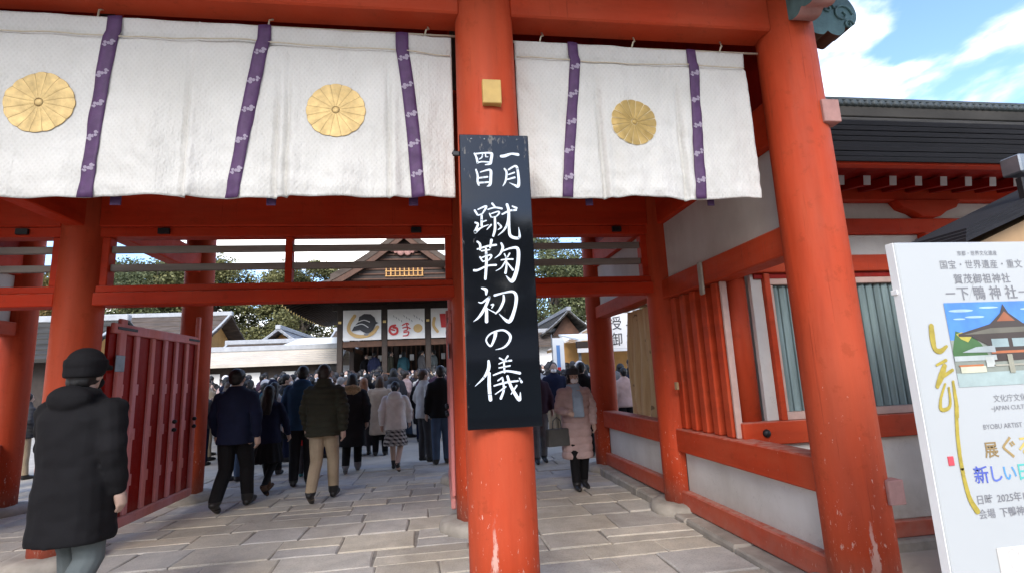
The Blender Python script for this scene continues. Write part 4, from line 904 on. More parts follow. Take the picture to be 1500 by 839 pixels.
# gable
GY0 = 20.95
def gz(u): return 7.62-1.98*(1.28*u-.28*u*u)     # u 0 ridge .. 1 foot, concave
def gx(u): return 2.85*u
for s_ in (-1, 1):
    m = MB(); m.smooth = False
    top = [(HX+s_*gx(i/10), gz(i/10)+.14) for i in range(11)]; bot = [(HX+s_*gx(i/10), gz(i/10)-.12) for i in range(10, -1, -1)]
    m.prism(top+bot, 'y', GY0-.25, 29.0); m.build('gable_roof', M['bark'], hall)
    m = MB(); top = [(HX+s_*(gx(i/10)+.0), gz(i/10)-.122) for i in range(11)]; bot = [(HX+s_*gx(i/10), gz(i/10)-.38) for i in range(10, -1, -1)]
    m.prism(top+bot, 'y', GY0-.22, GY0-.12); m.build('bargeboard', M['brownwood'], hall)
m = MB(); m.prism([(HX-2.7, 5.5), (HX, 7.3), (HX+2.7, 5.5)], 'y', GY0+.1, GY0+.2); m.build('gable_board', M['darkwood'], hall)
for i in range(6): 
    z = 5.62+.2*i; w = (7.1-z)*1.42; B('gable_slat', M['brownwood'], hall, HX-w, HX+w, GY0+.05, GY0+.098, z-.03, z+.03, .004)
for i in range(9):
    x = HX-.72+i*.18; B('lattice_bar', M['orangewall'], hall, x-.025, x+.025, GY0-.0, GY0+.045, 5.72, 6.12, .004)
for z in (5.72, 5.92, 6.12): B('lattice_rail', M['orangewall'], hall, HX-.76, HX+.76, GY0-.02, GY0-.003, z-.02, z+.02, .003)
m = MB(); m.smooth = True
for dx, dz, r in ((-.14, 0, .15), (.14, 0, .15), (0, .2, .11), (-.34, .02, .09), (.34, .02, .09), (-.5, .05, .06), (.5, .05, .06)): m.ell((HX+dx, GY0-.03, 6.72+dz), (r, .05, r*1.15), 12, 8)
m.build('gable_pendant', M['pinkplate'], hall)
B('ridge', M['tile'], hall, HX-.16, HX+.16, GY0-.25, 29.0, 7.70, 7.98, .03)
B('ridge_end', M['tile'], hall, HX-.34, HX+.34, GY0-.33, GY0-.252, 7.52, 8.1, .05)
# banners hung between the posts
def banner(x0, x1, label, kind):
    t = thing('hall_banner', ((x0+x1)/2, HY0-.13, 3.25), label, 'banner')
    m = MB(); m.smooth = True; vs = []; n = 14
    for l in (0, 1):
        for j in range(9):
            for i in range(n+1):
                x = x0+(x1-x0)*i/n; vs.append((x, HY0-.13+.015*l+.018*math.sin(i*1.1+x0)*(1-j/10), 3.26+1.24*j/8))
    N = 9*(n+1); fs = []
    for l in (0, 1):
        for j in range(8):
            for i in range(n): a = l*N+j*(n+1)+i; fs.append([a, a+1, a+n+2, a+n+1])
    m.add(vs, fs); m.build('cloth', M['white'], t)
    cx = (x0+x1)/2; yb_ = HY0-.158
    def blob(name, pts, mat, k=0):
        m = MB(); m.add([(cx+x, yb_-.003*k, 3.88+z) for x, z in pts], [list(range(len(pts)))]); m.build(name, mat, t, recalc=False)
    def ribbon(name, pts, w, mat, k=0):
        m = MB(); brush(m, [(cx+x, 3.88+z, w) for x, z in pts], yb_-.003*k, .001); m.build(name, mat, t, recalc=False)
    tan = M['print_tan']
    if kind == 'bird':
        ribbon('printed_wreath', [(-.30, .38), (-.50, .05), (-.52, -.22), (-.30, -.42), (.05, -.47), (.40, -.36), (.62, -.10)], .07, tan)
        blob('printed_bird', [(-.42, -.24), (-.30, -.02), (-.16, .12), (-.12, .34), (.08, .46), (.34, .44), (.50, .30), (.56, .12), (.66, .07), (.55, .02), (.46, -.18), (.34, -.30), (.20, -.36), (.06, -.30), (-.08, -.20)][::-1], M['ink'], 1)
        ribbon('printed_feather_line', [(-.14, .14), (.08, .20), (.30, .12)], .018, M['white'], 2); ribbon('printed_feather_line', [(-.30, -.03), (.0, .04), (.24, -.10)], .018, M['white'], 2)
        blob('printed_foot', [(.06, -.34), (.30, -.34), (.22, -.44), (.10, -.44)], M['inkgrey'], 2)
    elif kind == 'zodiac':
        red = M['print_red']
        ribbon('printed_snake_mark', [(-.45, -.05), (-.62, -.10), (-.68, -.28), (-.55, -.42), (-.38, -.36), (-.38, -.18), (-.52, -.14)], .045, red); ribbon('printed_snake_mark', [(-.60, -.22), (-.48, -.26)], .03, red)
        ribbon('printed_character', [(-.16, -.06), (.02, .02), (.10, -.02)], .025, red); ribbon('printed_character', [(-.14, -.17), (.02, -.14), (.16, -.20)], .025, red); ribbon('printed_character', [(.02, -.02), (.04, -.24), (-.10, -.30)], .025, red); ribbon('printed_character', [(-.1, -.36), (.10, -.34), (.04, -.48), (-.12, -.5)], .025, red)
        blob('printed_seal', [(.48+.19*math.cos(a*.45), -.20+.18*math.sin(a*.45)) for a in range(14)][::-1], tan)
        for i in range(12): 
            a = (-.52+.105*i, .36-.07*((i*5) % 4)); ribbon('printed_dash', [a, (a[0]+.03, a[1]-.07)], .012, M['inkgrey'])
    else:
        ribbon('printed_wreath', [(-.62, .2), (-.66, -.1), (-.5, -.36)], .06, tan); blob('printed_red_panel', [(-.40, .38), (.3, .38), (.3, -.2), (-.34, -.2)][::-1], M['print_red'], 1)
M['print_tan'] = inkmat('tan_banner_print', (.55, .36, .14)); M['print_red'] = inkmat('red_banner_print', (.50, .03, .03))
banner(cols[0]+.13, cols[1]-.13, 'white hall banner with black bird inside a tan wreath', 'bird')
banner(cols[1]+.13, cols[2]-.13, 'white hall banner with red and gold zodiac marks', 'zodiac')
banner(cols[2]+.13, cols[3]-.13, 'white hall banner with red panel, mostly hidden by the right door', 'red')

# ------------------------------------------------------------------ other roofs round the court
def house(name, label, x0, x1, y0, y1, zw, zr, axis, roofm, wallm, over=.7, ridge='ridgewhite', gable='orangewall', z0=.2, curve=.25, courses=7):
    t = thing(name, ((x0+x1)/2, (y0+y1)/2, z0), label, 'building')
    B('wall', M[wallm], t, x0, x1, y0, y1, z0, zw, .01)
    cx, cy_ = (x0+x1)/2, (y0+y1)/2
    if axis == 'x': half = (y1-y0)/2+over; a0, a1 = x0-over, x1+over; c0 = cy_
    else: half = (x1-x0)/2+over; a0, a1 = y0-over, y1+over; c0 = cx
    def zz_(u): return zr-(zr-zw+.05)*((1+curve)*u-curve*u*u)
    for s_ in (-1, 1):
        for i in range(courses):
            u0, u1 = i/courses, (i+1)/courses
            m = MB(); m.prism([(c0+s_*half*u0, zz_(u0)-.06), (c0+s_*half*(u1+.01), zz_(u1)-.03), (c0+s_*half*(u1+.01), zz_(u1)-.16), (c0+s_*half*u0, zz_(u0)-.18)], 'x' if axis == 'x' else 'y', a0, a1)
            m.build('roof_course', M[roofm], t)
    for e in (a0+over, a1-over):
        m = MB(); h2 = half-over*.9; m.prism([(c0-h2, zz_(.92)-.2), (c0, zr-.25), (c0+h2, zz_(.92)-.2)], 'x' if axis == 'x' else 'y', e-.06, e+.06); m.build('gable_board', M[gable], t)
        for s_ in (-1, 1):
            ee = e+(-over*.9 if e < (a0+a1)/2 else over*.9)
            m = MB(); top = [(c0+s_*half*i/8, zz_(i/8)+.02) for i in range(9)]; bot = [(c0+s_*half*i/8, zz_(i/8)-.13) for i in range(8, -1, -1)]
            m.prism(top+bot, 'x' if axis == 'x' else 'y', ee-.06, ee+.06); m.build('verge', M[ridge], t)
    if axis == 'x': B('ridge', M[ridge], t, a0-.05, a1+.05, cy_-.15, cy_+.15, zr-.1, zr+.16, .03)
    else: B('ridge', M[ridge], t, cx-.15, cx+.15, a0-.05, a1+.05, zr-.1, zr+.16, .03)
    for i in range(int((x1-x0)/1.8)):
        wx = x0+.5+i*1.8
        w = B('window', M['darkwood'], t, wx, wx+.9, y0-.03, y0+.02, z0+.9, min(zw-.2, z0+2.1), .005); B('pane', M['white'], w, wx+.06, wx+.84, y0-.04, y0-.031, z0+.95, min(zw-.26, z0+2.05), .002)
    return t
house('shrine_building', 'large brown bark roofed building with pale ridge behind the left door', -26, -13.9, 31, 38, 4.0, 6.2, 'x', 'bark', 'white', 1.0)
house('shrine_building', 'low tiled building with ochre gable between the left pillar and the hall', -10.4, -8.4, 33.0, 40, 3.75, 5.0, 'y', 'tile', 'white', .9, 'ridgewhite')
house('shrine_building', 'brown roofed wing with pale ridge just left of the dance hall eaves', -6.9, -3.6, 36, 41, 4.3, 5.4, 'x', 'bark', 'white', .5)
house('cloister', 'long low cloister with pale sunlit roof running behind the crowd', -17, -5.3, 26.4, 28.2, 2.72, 3.42, 'x', 'beigeroof', 'darkwood', .7, 'ridgewhite', 'darkwood')
house('cloister', 'low tiled cloister wing with white ridge in front of the ochre gable', -11.6, -5.2, 31.5, 32.6, 3.6, 4.15, 'x', 'bark', 'white', .6, 'ridgewhite')
house('shrine_building', 'bark roofed building with dark gable front beyond the right passage', 7.2, 8.9, 32, 40, 4.1, 5.5, 'y', 'barkgrey', 'white', .9, 'tile', 'brownwood')
house('shrine_building', 'long brown roof with white ridge running left of the dark gable', 2.4, 7.0, 31, 34, 3.4, 4.3, 'x', 'bark', 'white', .6, 'ridgewhite')
house('stall_house', 'tan gabled stall house with pale roof edge beside the back right pillar', 5.9, 9.5, 20, 24, 2.75, 3.95, 'y', 'tanwood', 'tanwood', .7, 'ridgewhite', 'tanwood')
house('shrine_building', 'grey roofed dark building seen past the far left pillar', -26, -13.5, 20.5, 26, 2.9, 4.6, 'x', 'barkgrey', 'darkwood', .8)
# canvas tent
tn = thing('canopy_tent', (-7.0, 30.2, .2), 'white canvas canopy tent behind the low cloister, left of the hall', 'tent')
m = MB(); m.smooth = False
m.add([(-9.2, 29.4, 3.45), (-4.6, 29.4, 3.45), (-4.6, 31.0, 3.45), (-9.2, 31.0, 3.45), (-7.6, 30.2, 4.15), (-5.0, 30.2, 4.15)], [[0, 1, 5, 4], [2, 3, 4, 5], [1, 2, 5], [3, 0, 4]])
m.add([(-9.2, 29.4, 3.25), (-4.6, 29.4, 3.25), (-4.6, 31.0, 3.25), (-9.2, 31.0, 3.25)], [[0, 1, 2, 3]])
m.add([(-9.2, 29.4, 3.45), (-4.6, 29.4, 3.45), (-4.6, 31.0, 3.45), (-9.2, 31.0, 3.45), (-9.2, 29.4, 3.25), (-4.6, 29.4, 3.25), (-4.6, 31.0, 3.25), (-9.2, 31.0, 3.25)], [[0, 1, 5, 4], [1, 2, 6, 5], [2, 3, 7, 6], [3, 0, 4, 7]])
m.build('canvas', M['tarp'], tn)
for x in (-9.1, -6.9, -4.7):
    for yv in (29.5, 30.9): B('pole', M['steel'], tn, x-.03, x+.03, yv-.03, yv+.03, .25, 3.24, .004)
# stall awning and lettered banner on the right
st = thing('market_stall', (5.4, 15.5, .1), 'stall with white awning and dark beam behind the back right pillar', 'stall')
m = MB(); m.prism([(14.2, 2.42), (16.6, 2.75), (16.6, 2.80), (14.2, 2.47)], 'x', 3.9, 7.6); m.build('awning', M['tarp'], st)
B('beam', M['darkwood'], st, 3.85, 7.6, 14.22, 14.34, 2.22, 2.40, .005); B('white_trim', M['white'], st, 3.85, 7.6, 14.18, 14.215, 2.08, 2.2, .003)
for x in (3.95, 5.7, 7.5): B('pole', M['steel'], st, x-.035, x+.035, 14.3, 14.37, .05, 2.219, .004)
B('counter', M['tanwood'], st, 4.1, 7.4, 14.5, 15.3, .1, 1.0, .01)
B('back_cloth', M['orangewall'], st, 4.0, 7.5, 16.4, 16.45, .3, 2.5, .004)
nbn = thing('lettered_banner', (4.75, 12.9, 2.1), 'white banner with black characters hanging past the tan curtain', 'banner')
B('cloth', M['white'], nbn, 4.25, 5.6, 12.98, 13.0, 2.1, 3.02, .004)

for ch_, x_, z_ in (('授', 4.38, 2.62), ('与', 4.85, 2.62), ('御', 4.38, 2.2), ('札', 4.85, 2.2)): text(ch_, x_, z_, .38, M['ink'], 'lettering', y=12.97, parent=nbn)
for x in (4.3, 5.55): B('pole', M['steel'], nbn, x-.02, x+.02, 13.01, 13.05, .1, 3.1, .004)
fg = thing('vertical_flag', (3.1, 14.0, .1), 'white and blue vertical flag standing among the crowd on the right', 'flag')
B('cloth', M['tarp'], fg, 3.1, 3.42, 13.99, 14.0, 1.0, 2.5, .003); B('print_band', inkmat('blue_flag_print', (.12, .25, .5)), fg, 3.2, 3.3, 13.98, 13.988, 1.3, 2.3, .001)
B('print_band', M['print_red'], fg, 3.2, 3.3, 13.977, 13.979, 1.6, 1.7, .0005); B('pole', M['steel'], fg, 3.07, 3.095, 13.985, 14.01, .05, 2.6, .004)
# tan curtain tied in the right hand opening
tcn = thing('tan_curtain', (XR+.2, 7.0, .94), 'tan striped cloth hanging in the open bay between the right pillars', 'curtain')
m = MB(); m.smooth = True; vs = []; fs = []; n = 60; K = 14
for l in (0, 1):
    for j in range(K+1):
        for i in range(n+1):
            u = i/n; y = 6.02+1.42*u+.06*(j/K-.5)*u
            x = XR+.20+.055*math.sin(u*38+.8*math.sin(u*7))*(.6+.4*j/K)+.02*math.sin(u*9+j*.4)+l*.006
            vs.append((x, y, 2.33+.03*u-(1.47+.02*math.sin(u*20))*j/K))
N = (n+1)*(K+1)
for l in (0, 1):
    for j in range(K):
        for i in range(n): a = l*N+j*(n+1)+i; fs.append([a, a+1, a+n+2, a+n+1])
m.add(vs, fs); m.build('cloth', M['tancloth'], tcn)
m = MB(); m.smooth = True; m.tube([(XR+.19, 5.9, 2.35), (XR+.19, 7.9, 2.4)], .012, 8); m.build('rod', M['tanwood'], tcn)

# ------------------------------------------------------------------ trees
def tree_meshes(seed, h, spread, leaf, nclump, dens, sparse=0):
    r = random.Random(seed); tr = MB(); tr.smooth = True
    top = h*.62; base = [(0, 0, -.6), (.05*h*.2, 0, h*.18), (r.uniform(-.3, .3), r.uniform(-.3, .3), h*.4), (r.uniform(-.5, .5), r.uniform(-.4, .4), top)]
    tr.tube(base, [h*.034, h*.028, h*.021, h*.011], 10)
    cl = []
    for i in range(nclump):
        a = r.uniform(0, 6.283); zf = r.uniform(.34, 1.0); rad = spread*math.sqrt(r.random())*(1.15-abs(zf-.62)*1.5)
        c = Vector((rad*math.cos(a), rad*math.sin(a), h*zf)); cl.append((c, r.uniform(.10, .19)*h*.62))
        if i < nclump*.55:
            b = Vector(base[2]).lerp(Vector(base[3]), r.uniform(-.2, 1)); mid = b.lerp(c, .5)+Vector((0, 0, -.03*h))
            tr.tube([b, mid, c], [h*.010, h*.007, h*.003], 6)
    tme = tr.mesh('trunk', M['bark_trunk'])
    vs, fs, tint = [], [], []
    for c, R_ in cl:
        n = int(dens*R_*R_); ct = r.uniform(-.22, .22)
        for k in range(n):
            d = Vector((r.gauss(0, 1), r.gauss(0, 1), r.gauss(0, .72))); d.normalize(); q = c+d*R_*(r.random()**.45)*r.uniform(.8, 1.15)
            s = r.uniform(.085, .19); u = Vector((r.gauss(0, 1), r.gauss(0, 1), r.gauss(0, .6))).normalized(); w = u.cross(Vector((r.gauss(0, 1), r.gauss(0, 1), r.gauss(0, 1)))).normalized()
            b = len(vs); vs += [tuple(q-u*s), tuple(q+w*s*.55), tuple(q+u*s), tuple(q-w*s*.55)]; fs.append((b, b+1, b+2, b+3)); tint.append(min(1, max(0, .5+ct+r.gauss(0, .2))))
    me = bpy.data.meshes.new('crown'); me.from_pydata(vs, [], fs); me.materials.append(M[leaf])
    at = me.attributes.new('tint', 'FLOAT', 'FACE'); at.data.foreach_set('value', tint); me.update()
    return tme, me
TM = {'dark': tree_meshes(3, 15, 5.4, 'leaf_dark', 60, 380), 'olive': tree_meshes(5, 14, 5.2, 'leaf_olive', 60, 380), 'autumn': tree_meshes(9, 13, 4.8, 'leaf_autumn', 46, 260, 1),
      'dark2': tree_meshes(12, 16, 4.4, 'leaf_dark', 36, 230, 1)}
def tree(kind, x, y, s, rz, label, group=None):
    t = thing('tree', (x, y, 0), label, 'tree', group); t.rotation_euler = (0, 0, rz); t.scale = (s, s, s)
    link('trunk', TM[kind][0], t); link('crown', TM[kind][1], t)
tree('olive', -19.5, 46, .86, .3, 'olive green tree behind the tiled ochre gable left of the hall')
tree('dark', -27, 52, .88, 1.2, 'dark evergreen rising behind the large brown roof', None)
tree('autumn', -31, 47, .86, 2.1, 'yellowing tree seen through the transom above the left door')
tree('dark', -14, 52, .76, 2.6, 'dark evergreen close to the left edge of the hall roof')
tree('olive', -12.0, 48, .84, 4.0, 'small olive tree beside the left eave of the hall')
tree('dark2', -22.5, 44, .72, 5.0, 'open branched dark tree between the brown roof and the olive tree')
tree('autumn', -38, 50, .95, .7, 'sparse yellowing tree at the far left beyond the pillar')
tree('olive', -46, 54, 1.0, 1.9, 'olive tree beyond the leftmost gate pillars')
tree('dark2', 11.5, 50, .98, 1.0, 'open crowned tree with sky gaps above the dark gable on the right')
tree('olive', 17, 54, .95, 3.3, 'olive tree behind the stall house on the right')
tree('dark2', 6.5, 55, .88, 4.2, 'thin dark tree just right of the notice board')
tree('dark', 24, 52, .9, 5.5, 'dark evergreen hidden behind the right side wall')
tree('dark', 1.5, 56, .72, .2, 'dark evergreen behind the hall ridge')
# forest approach behind the photographer, mirrored in the lacquered board
for i, (k, x, y, s, w) in enumerate((('dark', -14, -31, .85, 'tall evergreen on the approach behind the camera, far left'), ('olive', -6, -33, .88, 'tall olive tree on the approach behind the camera, left of the rest house'), ('dark', 0, -32, .85, 'tall evergreen straight behind the rest house on the approach'), ('dark', 5.5, -31, .82, 'tall evergreen behind the right half of the rest house'), ('dark', 12, -32, .85, 'tall evergreen right of the rest house on the approach'), ('olive', 19, -34, .9, 'tall olive tree at the far right of the approach'))):
    tree(k, x, y, s, i*1.3, w)
house('rest_house', 'grey roofed rest house on the approach behind the camera', -4, 8, -19, -15, 2.3, 3.4, 'x', 'tile', 'verdigris', .8, 'tile', 'white', z0=-.1)
# ------------------------------------------------------------------ people
def cloth(name, c, rough=.85, bscale=90):
    return simple(name, c, rough, .22, 5, bstr=.25, bscale=bscale, obj=True, spec=.2)
P = {'skin': simple('skin', (.42, .285, .225), .6, .08, 8, bstr=.05, obj=True)}
for n, c in (('black', (.0065, .006, .007)), ('softblack', (.014, .014, .016)), ('navy', (.007, .010, .030)), ('blue', (.02, .05, .12)), ('parkablue', (.022, .062, .13)), ('charcoal', (.045, .045, .05)), ('grey', (.15, .15, .16)), ('darkgrey', (.085, .085, .08)), ('lightgrey', (.40, .40, .40)),
             ('olive', (.034, .033, .022)), ('khaki', (.34, .265, .18)), ('beige', (.38, .31, .24)), ('brown', (.09, .05, .03)), ('white', (.66, .64, .62)), ('pink', (.42, .30, .28)), ('teal', (.02, .065, .085)),
             ('red', (.40, .02, .02)), ('maroon', (.07, .018, .03)), ('denim', (.055, .085, .14)), ('tealboot', (.05, .20, .22)), ('paleblue', (.30, .38, .47)), ('greengrey', (.10, .115, .115)), ('plum', (.04, .02, .035))):
    P[n] = cloth('cloth_'+n, c)
for n, c in (('hairblack', (.006, .0055, .0055)), ('hairbrown', (.045, .024, .014)), ('hairginger', (.17, .065, .025)), ('hairgrey', (.26, .25, .24)), ('hairdark', (.02, .014, .012)), ('hairwhite', (.5, .49, .47))):
    P[n] = simple('hair_'+n[4:], c, .5, .4, 30, bstr=.5, bscale=60, stretch=(1, 1, .15), obj=True, spec=.4)
P['fur'] = simple('fur_trim', (.36, .25, .14), .9, .35, 40, bstr=.9, bscale=120, obj=True)
P['mask'] = simple('face_mask', (.72, .72, .72), .8, .05, 10, obj=True)
P['leather'] = simple('black_leather', (.016, .015, .015), .4, .2, 10, obj=True)
P['sole'] = simple('pale_sole', (.5, .49, .46), .7, .1, 10, obj=True)
def plaid():
    k = NT('plaid_cloth'); ch = []
    for sc in ((1, 1, 0), (0, 0, 1)):
        w = k.n('ShaderNodeTexWave'); w.inputs['Scale'].default_value = 4.6 if sc[2] else 5.5; w.bands_direction = 'Z' if sc[2] else 'DIAGONAL'; k.l(k.pos((1, 1, 1), True), w.inputs[0]); ch.append(k.ramp(w.outputs['Fac'], [(.40, (.02, .02, .025)), (.6, (.42, .41, .40))]))
    return k.set(k.mix(.5, ch[0], ch[1]), .85)
P['plaid'] = plaid()
PRINT = None
def remesh(mb, voxel, smooth=2, disp=None):
    me = bpy.data.meshes.new('tmp'); me.from_pydata([tuple(v) for v in mb.v], [], mb.f)
    bm = bmesh.new(); bm.from_mesh(me); bmesh.ops.recalc_face_normals(bm, faces=bm.faces); bm.to_mesh(me); bm.free()
    o = bpy.data.objects.new('tmp', me); COL.objects.link(o)
    r = o.modifiers.new('r', 'REMESH'); r.mode = 'VOXEL'; r.voxel_size = voxel; r.use_smooth_shade = True
    if smooth: s = o.modifiers.new('s', 'SMOOTH'); s.iterations = smooth; s.factor = .5
    bpy.context.view_layer.update()
    out_ = bpy.data.meshes.new_from_object(o.evaluated_get(bpy.context.evaluated_depsgraph_get()))
    bpy.data.objects.remove(o); bpy.data.meshes.remove(me)
    if disp:
        nn = [v.normal.copy() for v in out_.vertices]
        for v, n in zip(out_.vertices, nn): v.co += n*disp(v.co, n)
    out_.polygons.foreach_set('use_smooth', [True]*len(out_.polygons)); out_.update()
    return out_
def limb(mb, pts, rad, n=12):
    pts = [Vector(p) for p in pts]
    d0 = (pts[1]-pts[0]).normalized(); d1 = (pts[-1]-pts[-2]).normalized()
    q = [pts[0]-d0*rad[0]*.8, pts[0]-d0*rad[0]*.45]+pts+[pts[-1]+d1*rad[-1]*.45, pts[-1]+d1*rad[-1]*.8]
    r = [rad[0]*.45, rad[0]*.86]+list(rad)+[rad[-1]*.86, rad[-1]*.45]
    mb.tube(q, r, n)
def rings(mb, L, n=20):     # L: (z, rx, ry, cx, cy)
    mb.loft([[(cx+rx*math.copysign(abs(math.cos(2*math.pi*i/n))**.85, math.cos(2*math.pi*i/n)), cy+ry*math.copysign(abs(math.sin(2*math.pi*i/n))**.85, math.sin(2*math.pi*i/n)), z) for i in range(n)] for z, rx, ry, cx, cy in L])
# poses: y forward, x right; the figure is 1.72 m tall before scaling
def leg(s, kn, an, toe=0): return dict(hip=(s*.088, 0, .90), knee=(s*kn[0], kn[1], kn[2]), ankle=(s*an[0], an[1], an[2]), toe=toe)
POSE = {
 'stroll': dict(legs=[leg(-1, (.09, .13, .51), (.085, .20, .10), .2), leg(1, (.09, .03, .48), (.085, -.20, .15), -.5)], arms=[((-.215, .05, 1.15), (-.17, .16, .90)), ((.225, -.05, 1.14), (.235, .03, .88))]),
 'stand': dict(legs=[leg(-1, (.095, .015, .49), (.10, -.01, .085)), leg(1, (.095, .02, .49), (.105, .02, .085))], arms=[((-.245, -.02, 1.14), (-.25, .05, .88)), ((.245, -.02, 1.14), (.25, .05, .88))]),
 'walk': dict(legs=[leg(-1, (.09, .16, .51), (.085, .24, .10), .25), leg(1, (.09, .03, .48), (.085, -.27, .19), -.7)], arms=[((-.24, -.12, 1.16), (-.25, -.10, .90)), ((.24, .06, 1.15), (.24, .20, .92))]),
 'walk2': dict(legs=[leg(-1, (.09, .02, .48), (.085, -.22, .15), -.5), leg(1, (.09, .14, .50), (.085, .20, .095), .15)], arms=[((-.25, .03, 1.14), (-.26, .14, .90)), ((.255, -.08, 1.15), (.255, -.03, .88))]),
 'phone': dict(legs=[leg(-1, (.095, .015, .49), (.10, -.01, .085)), leg(1, (.095, .02, .49), (.105, .02, .085))], arms=[((-.24, .13, 1.20), (-.10, .30, 1.38)), ((.24, .13, 1.20), (.09, .30, 1.42))]),
 'pockets': dict(legs=[leg(-1, (.10, .015, .49), (.115, .0, .085)), leg(1, (.09, .03, .49), (.10, .05, .085))], arms=[((-.265, -.06, 1.16), (-.20, .09, .94)), ((.265, -.06, 1.16), (.20, .09, .94))]),
 'bag': dict(legs=[leg(-1, (.09, .05, .48), (.09, -.06, .10), -.2), leg(1, (.08, .10, .49), (.08, .12, .085), 0)], arms=[((-.26, -.02, 1.16), (-.26, .06, .92)), ((.24, .02, 1.13), (.20, .24, 1.10))]),
}
def hand(mb, w, d, s, side):
    """palm, four curled fingers and a thumb at the wrist w, pointing along d"""
    d = d.normalized(); f = Vector((0, 1, 0)) if abs(d.y) < .8 else Vector((0, 0, 1)); f = (f-d*f.dot(d)).normalized(); lat = d.cross(f)*(-side)   # f: thumb side (forward), lat: palm normal (inward)
    limb(mb, [w, w+d*.035, w+d*.085], [.026, .034, .033], 10)
    limb(mb, [w+d*.03+f*.012, w+d*.085+f*.022], [.024, .018], 8); limb(mb, [w+d*.03-f*.012, w+d*.085-f*.02], [.024, .018], 8)
    for i, (o, l) in enumerate(((.030, .066), (.010, .076), (-.011, .070), (-.031, .055))):
        b = w+d*.088+f*o; k = b+d*l*.5+lat*.008; e = k+d*l*.36+lat*.022
        limb(mb, [b, k, e], [.0098, .009, .0078], 7)
    b = w+d*.030+f*.032; k = b+d*.034+f*.022+lat*.008; e = k+d*.034+f*.004+lat*.008
    limb(mb, [b, k, e], [.0125, .011, .009], 7)
CACHE = {}
def body_mesh(pose, hi, slim=False):
    key = ('body', pose, hi, slim)
    if key in CACHE: return CACHE[key]
    p = POSE[pose]; m = MB()
    rings(m, [(.80, .13, .10, 0, 0), (.86, .165, .118, 0, -.005), (.95, .165, .115, 0, -.005), (1.08, .142, .098, 0, .005), (1.22, .160, .108, 0, .0), (1.34, .168, .098, 0, -.008), (1.40, .145, .078, 0, -.012), (1.44, .085, .062, 0, -.015), (1.48, .06, .058, 0, -.012)])
    limb(m, [(0, -.014, 1.42), (0, -.004, 1.50), (0, .008, 1.56)], [.062, .056, .055])
    # head
    m.ell((0, .005, 1.625), (.075, .095, .098), 20, 14); m.ell((0, .028, 1.562), (.056, .064, .066), 16, 10); m.ell((0, .075, 1.525), (.026, .024, .02), 10, 8)
    m.tube([(0, .092, 1.622), (0, .112, 1.585), (0, .094, 1.572)], [.010, .016, .012], 8)
    m.ell((0, .086, 1.545), (.022, .010, .009), 8, 6); m.ell((0, .082, 1.645), (.052, .02, .014), 10, 6)
    for s in (-1, 1): m.ell((s*.077, -.002, 1.592), (.010, .020, .033), 8, 8)
    for s, L in zip((-1, 1), p['legs']):
        hp, kn, an = Vector(L['hip']), Vector(L['knee']), Vector(L['ankle'])
        limb(m, [hp, hp.lerp(kn, .5), kn, kn.lerp(an, .4)+Vector((0, -.012, 0)), an], [.092, .080, .062, .056, .046] if slim else [.100, .092, .078, .074, .066])
        t = L['toe']; c, s2 = math.cos(t), math.sin(t)
        def F(y, z): return an+Vector((s*.012*max(0, y)/.15, y*c-z*s2, y*s2+z*c))
        limb(m, [F(-.035, -.040), F(.05, -.045), F(.125, -.053), F(.165, -.056)], [.043, .044, .040, .030])
    for s, (el, wr) in zip((-1, 1), p['arms']):
        sh = Vector((s*.160, -.01, 1.375)); el, wr = Vector(el), Vector(wr)
        limb(m, [sh, sh.lerp(el, .5), el, el.lerp(wr, .45), wr], [.046, .044, .040, .037, .027])
        hand(m, wr, wr-el, s, s)
    me = remesh(m, .0075 if hi else .017, 2 if hi else 1)
    # trousers, shoes and skin by region
    me.materials.clear()
    for k in ('skin', 'black', 'leather'): me.materials.append(P[k])
    A = [Vector(L['ankle']) for L in p['legs']]; W_ = [Vector(a[1]) for a in p['arms']]
    mi = []
    for f in me.polygons:
        c = f.center
        da = min((c-a-Vector((0, .05, -.04))).length for a in A)
        near_arm = abs(c.x) > .185 and c.z > .72 or min((c-w).length for w in W_) < .13
        if c.z > 1.0 or near_arm: mi.append(0)
        elif c.z < .42 and (c.z < .06 or min((Vector((c.x-a.x, 0, c.z-a.z))).length for a in A) < .085 and any(c.z < a.z+.012 and c.y > a.y-.09 for a in A)): mi.append(2)
        else: mi.append(1)
    me.polygons.foreach_set('material_index', mi); me.name = 'body'; CACHE[key] = me; return me
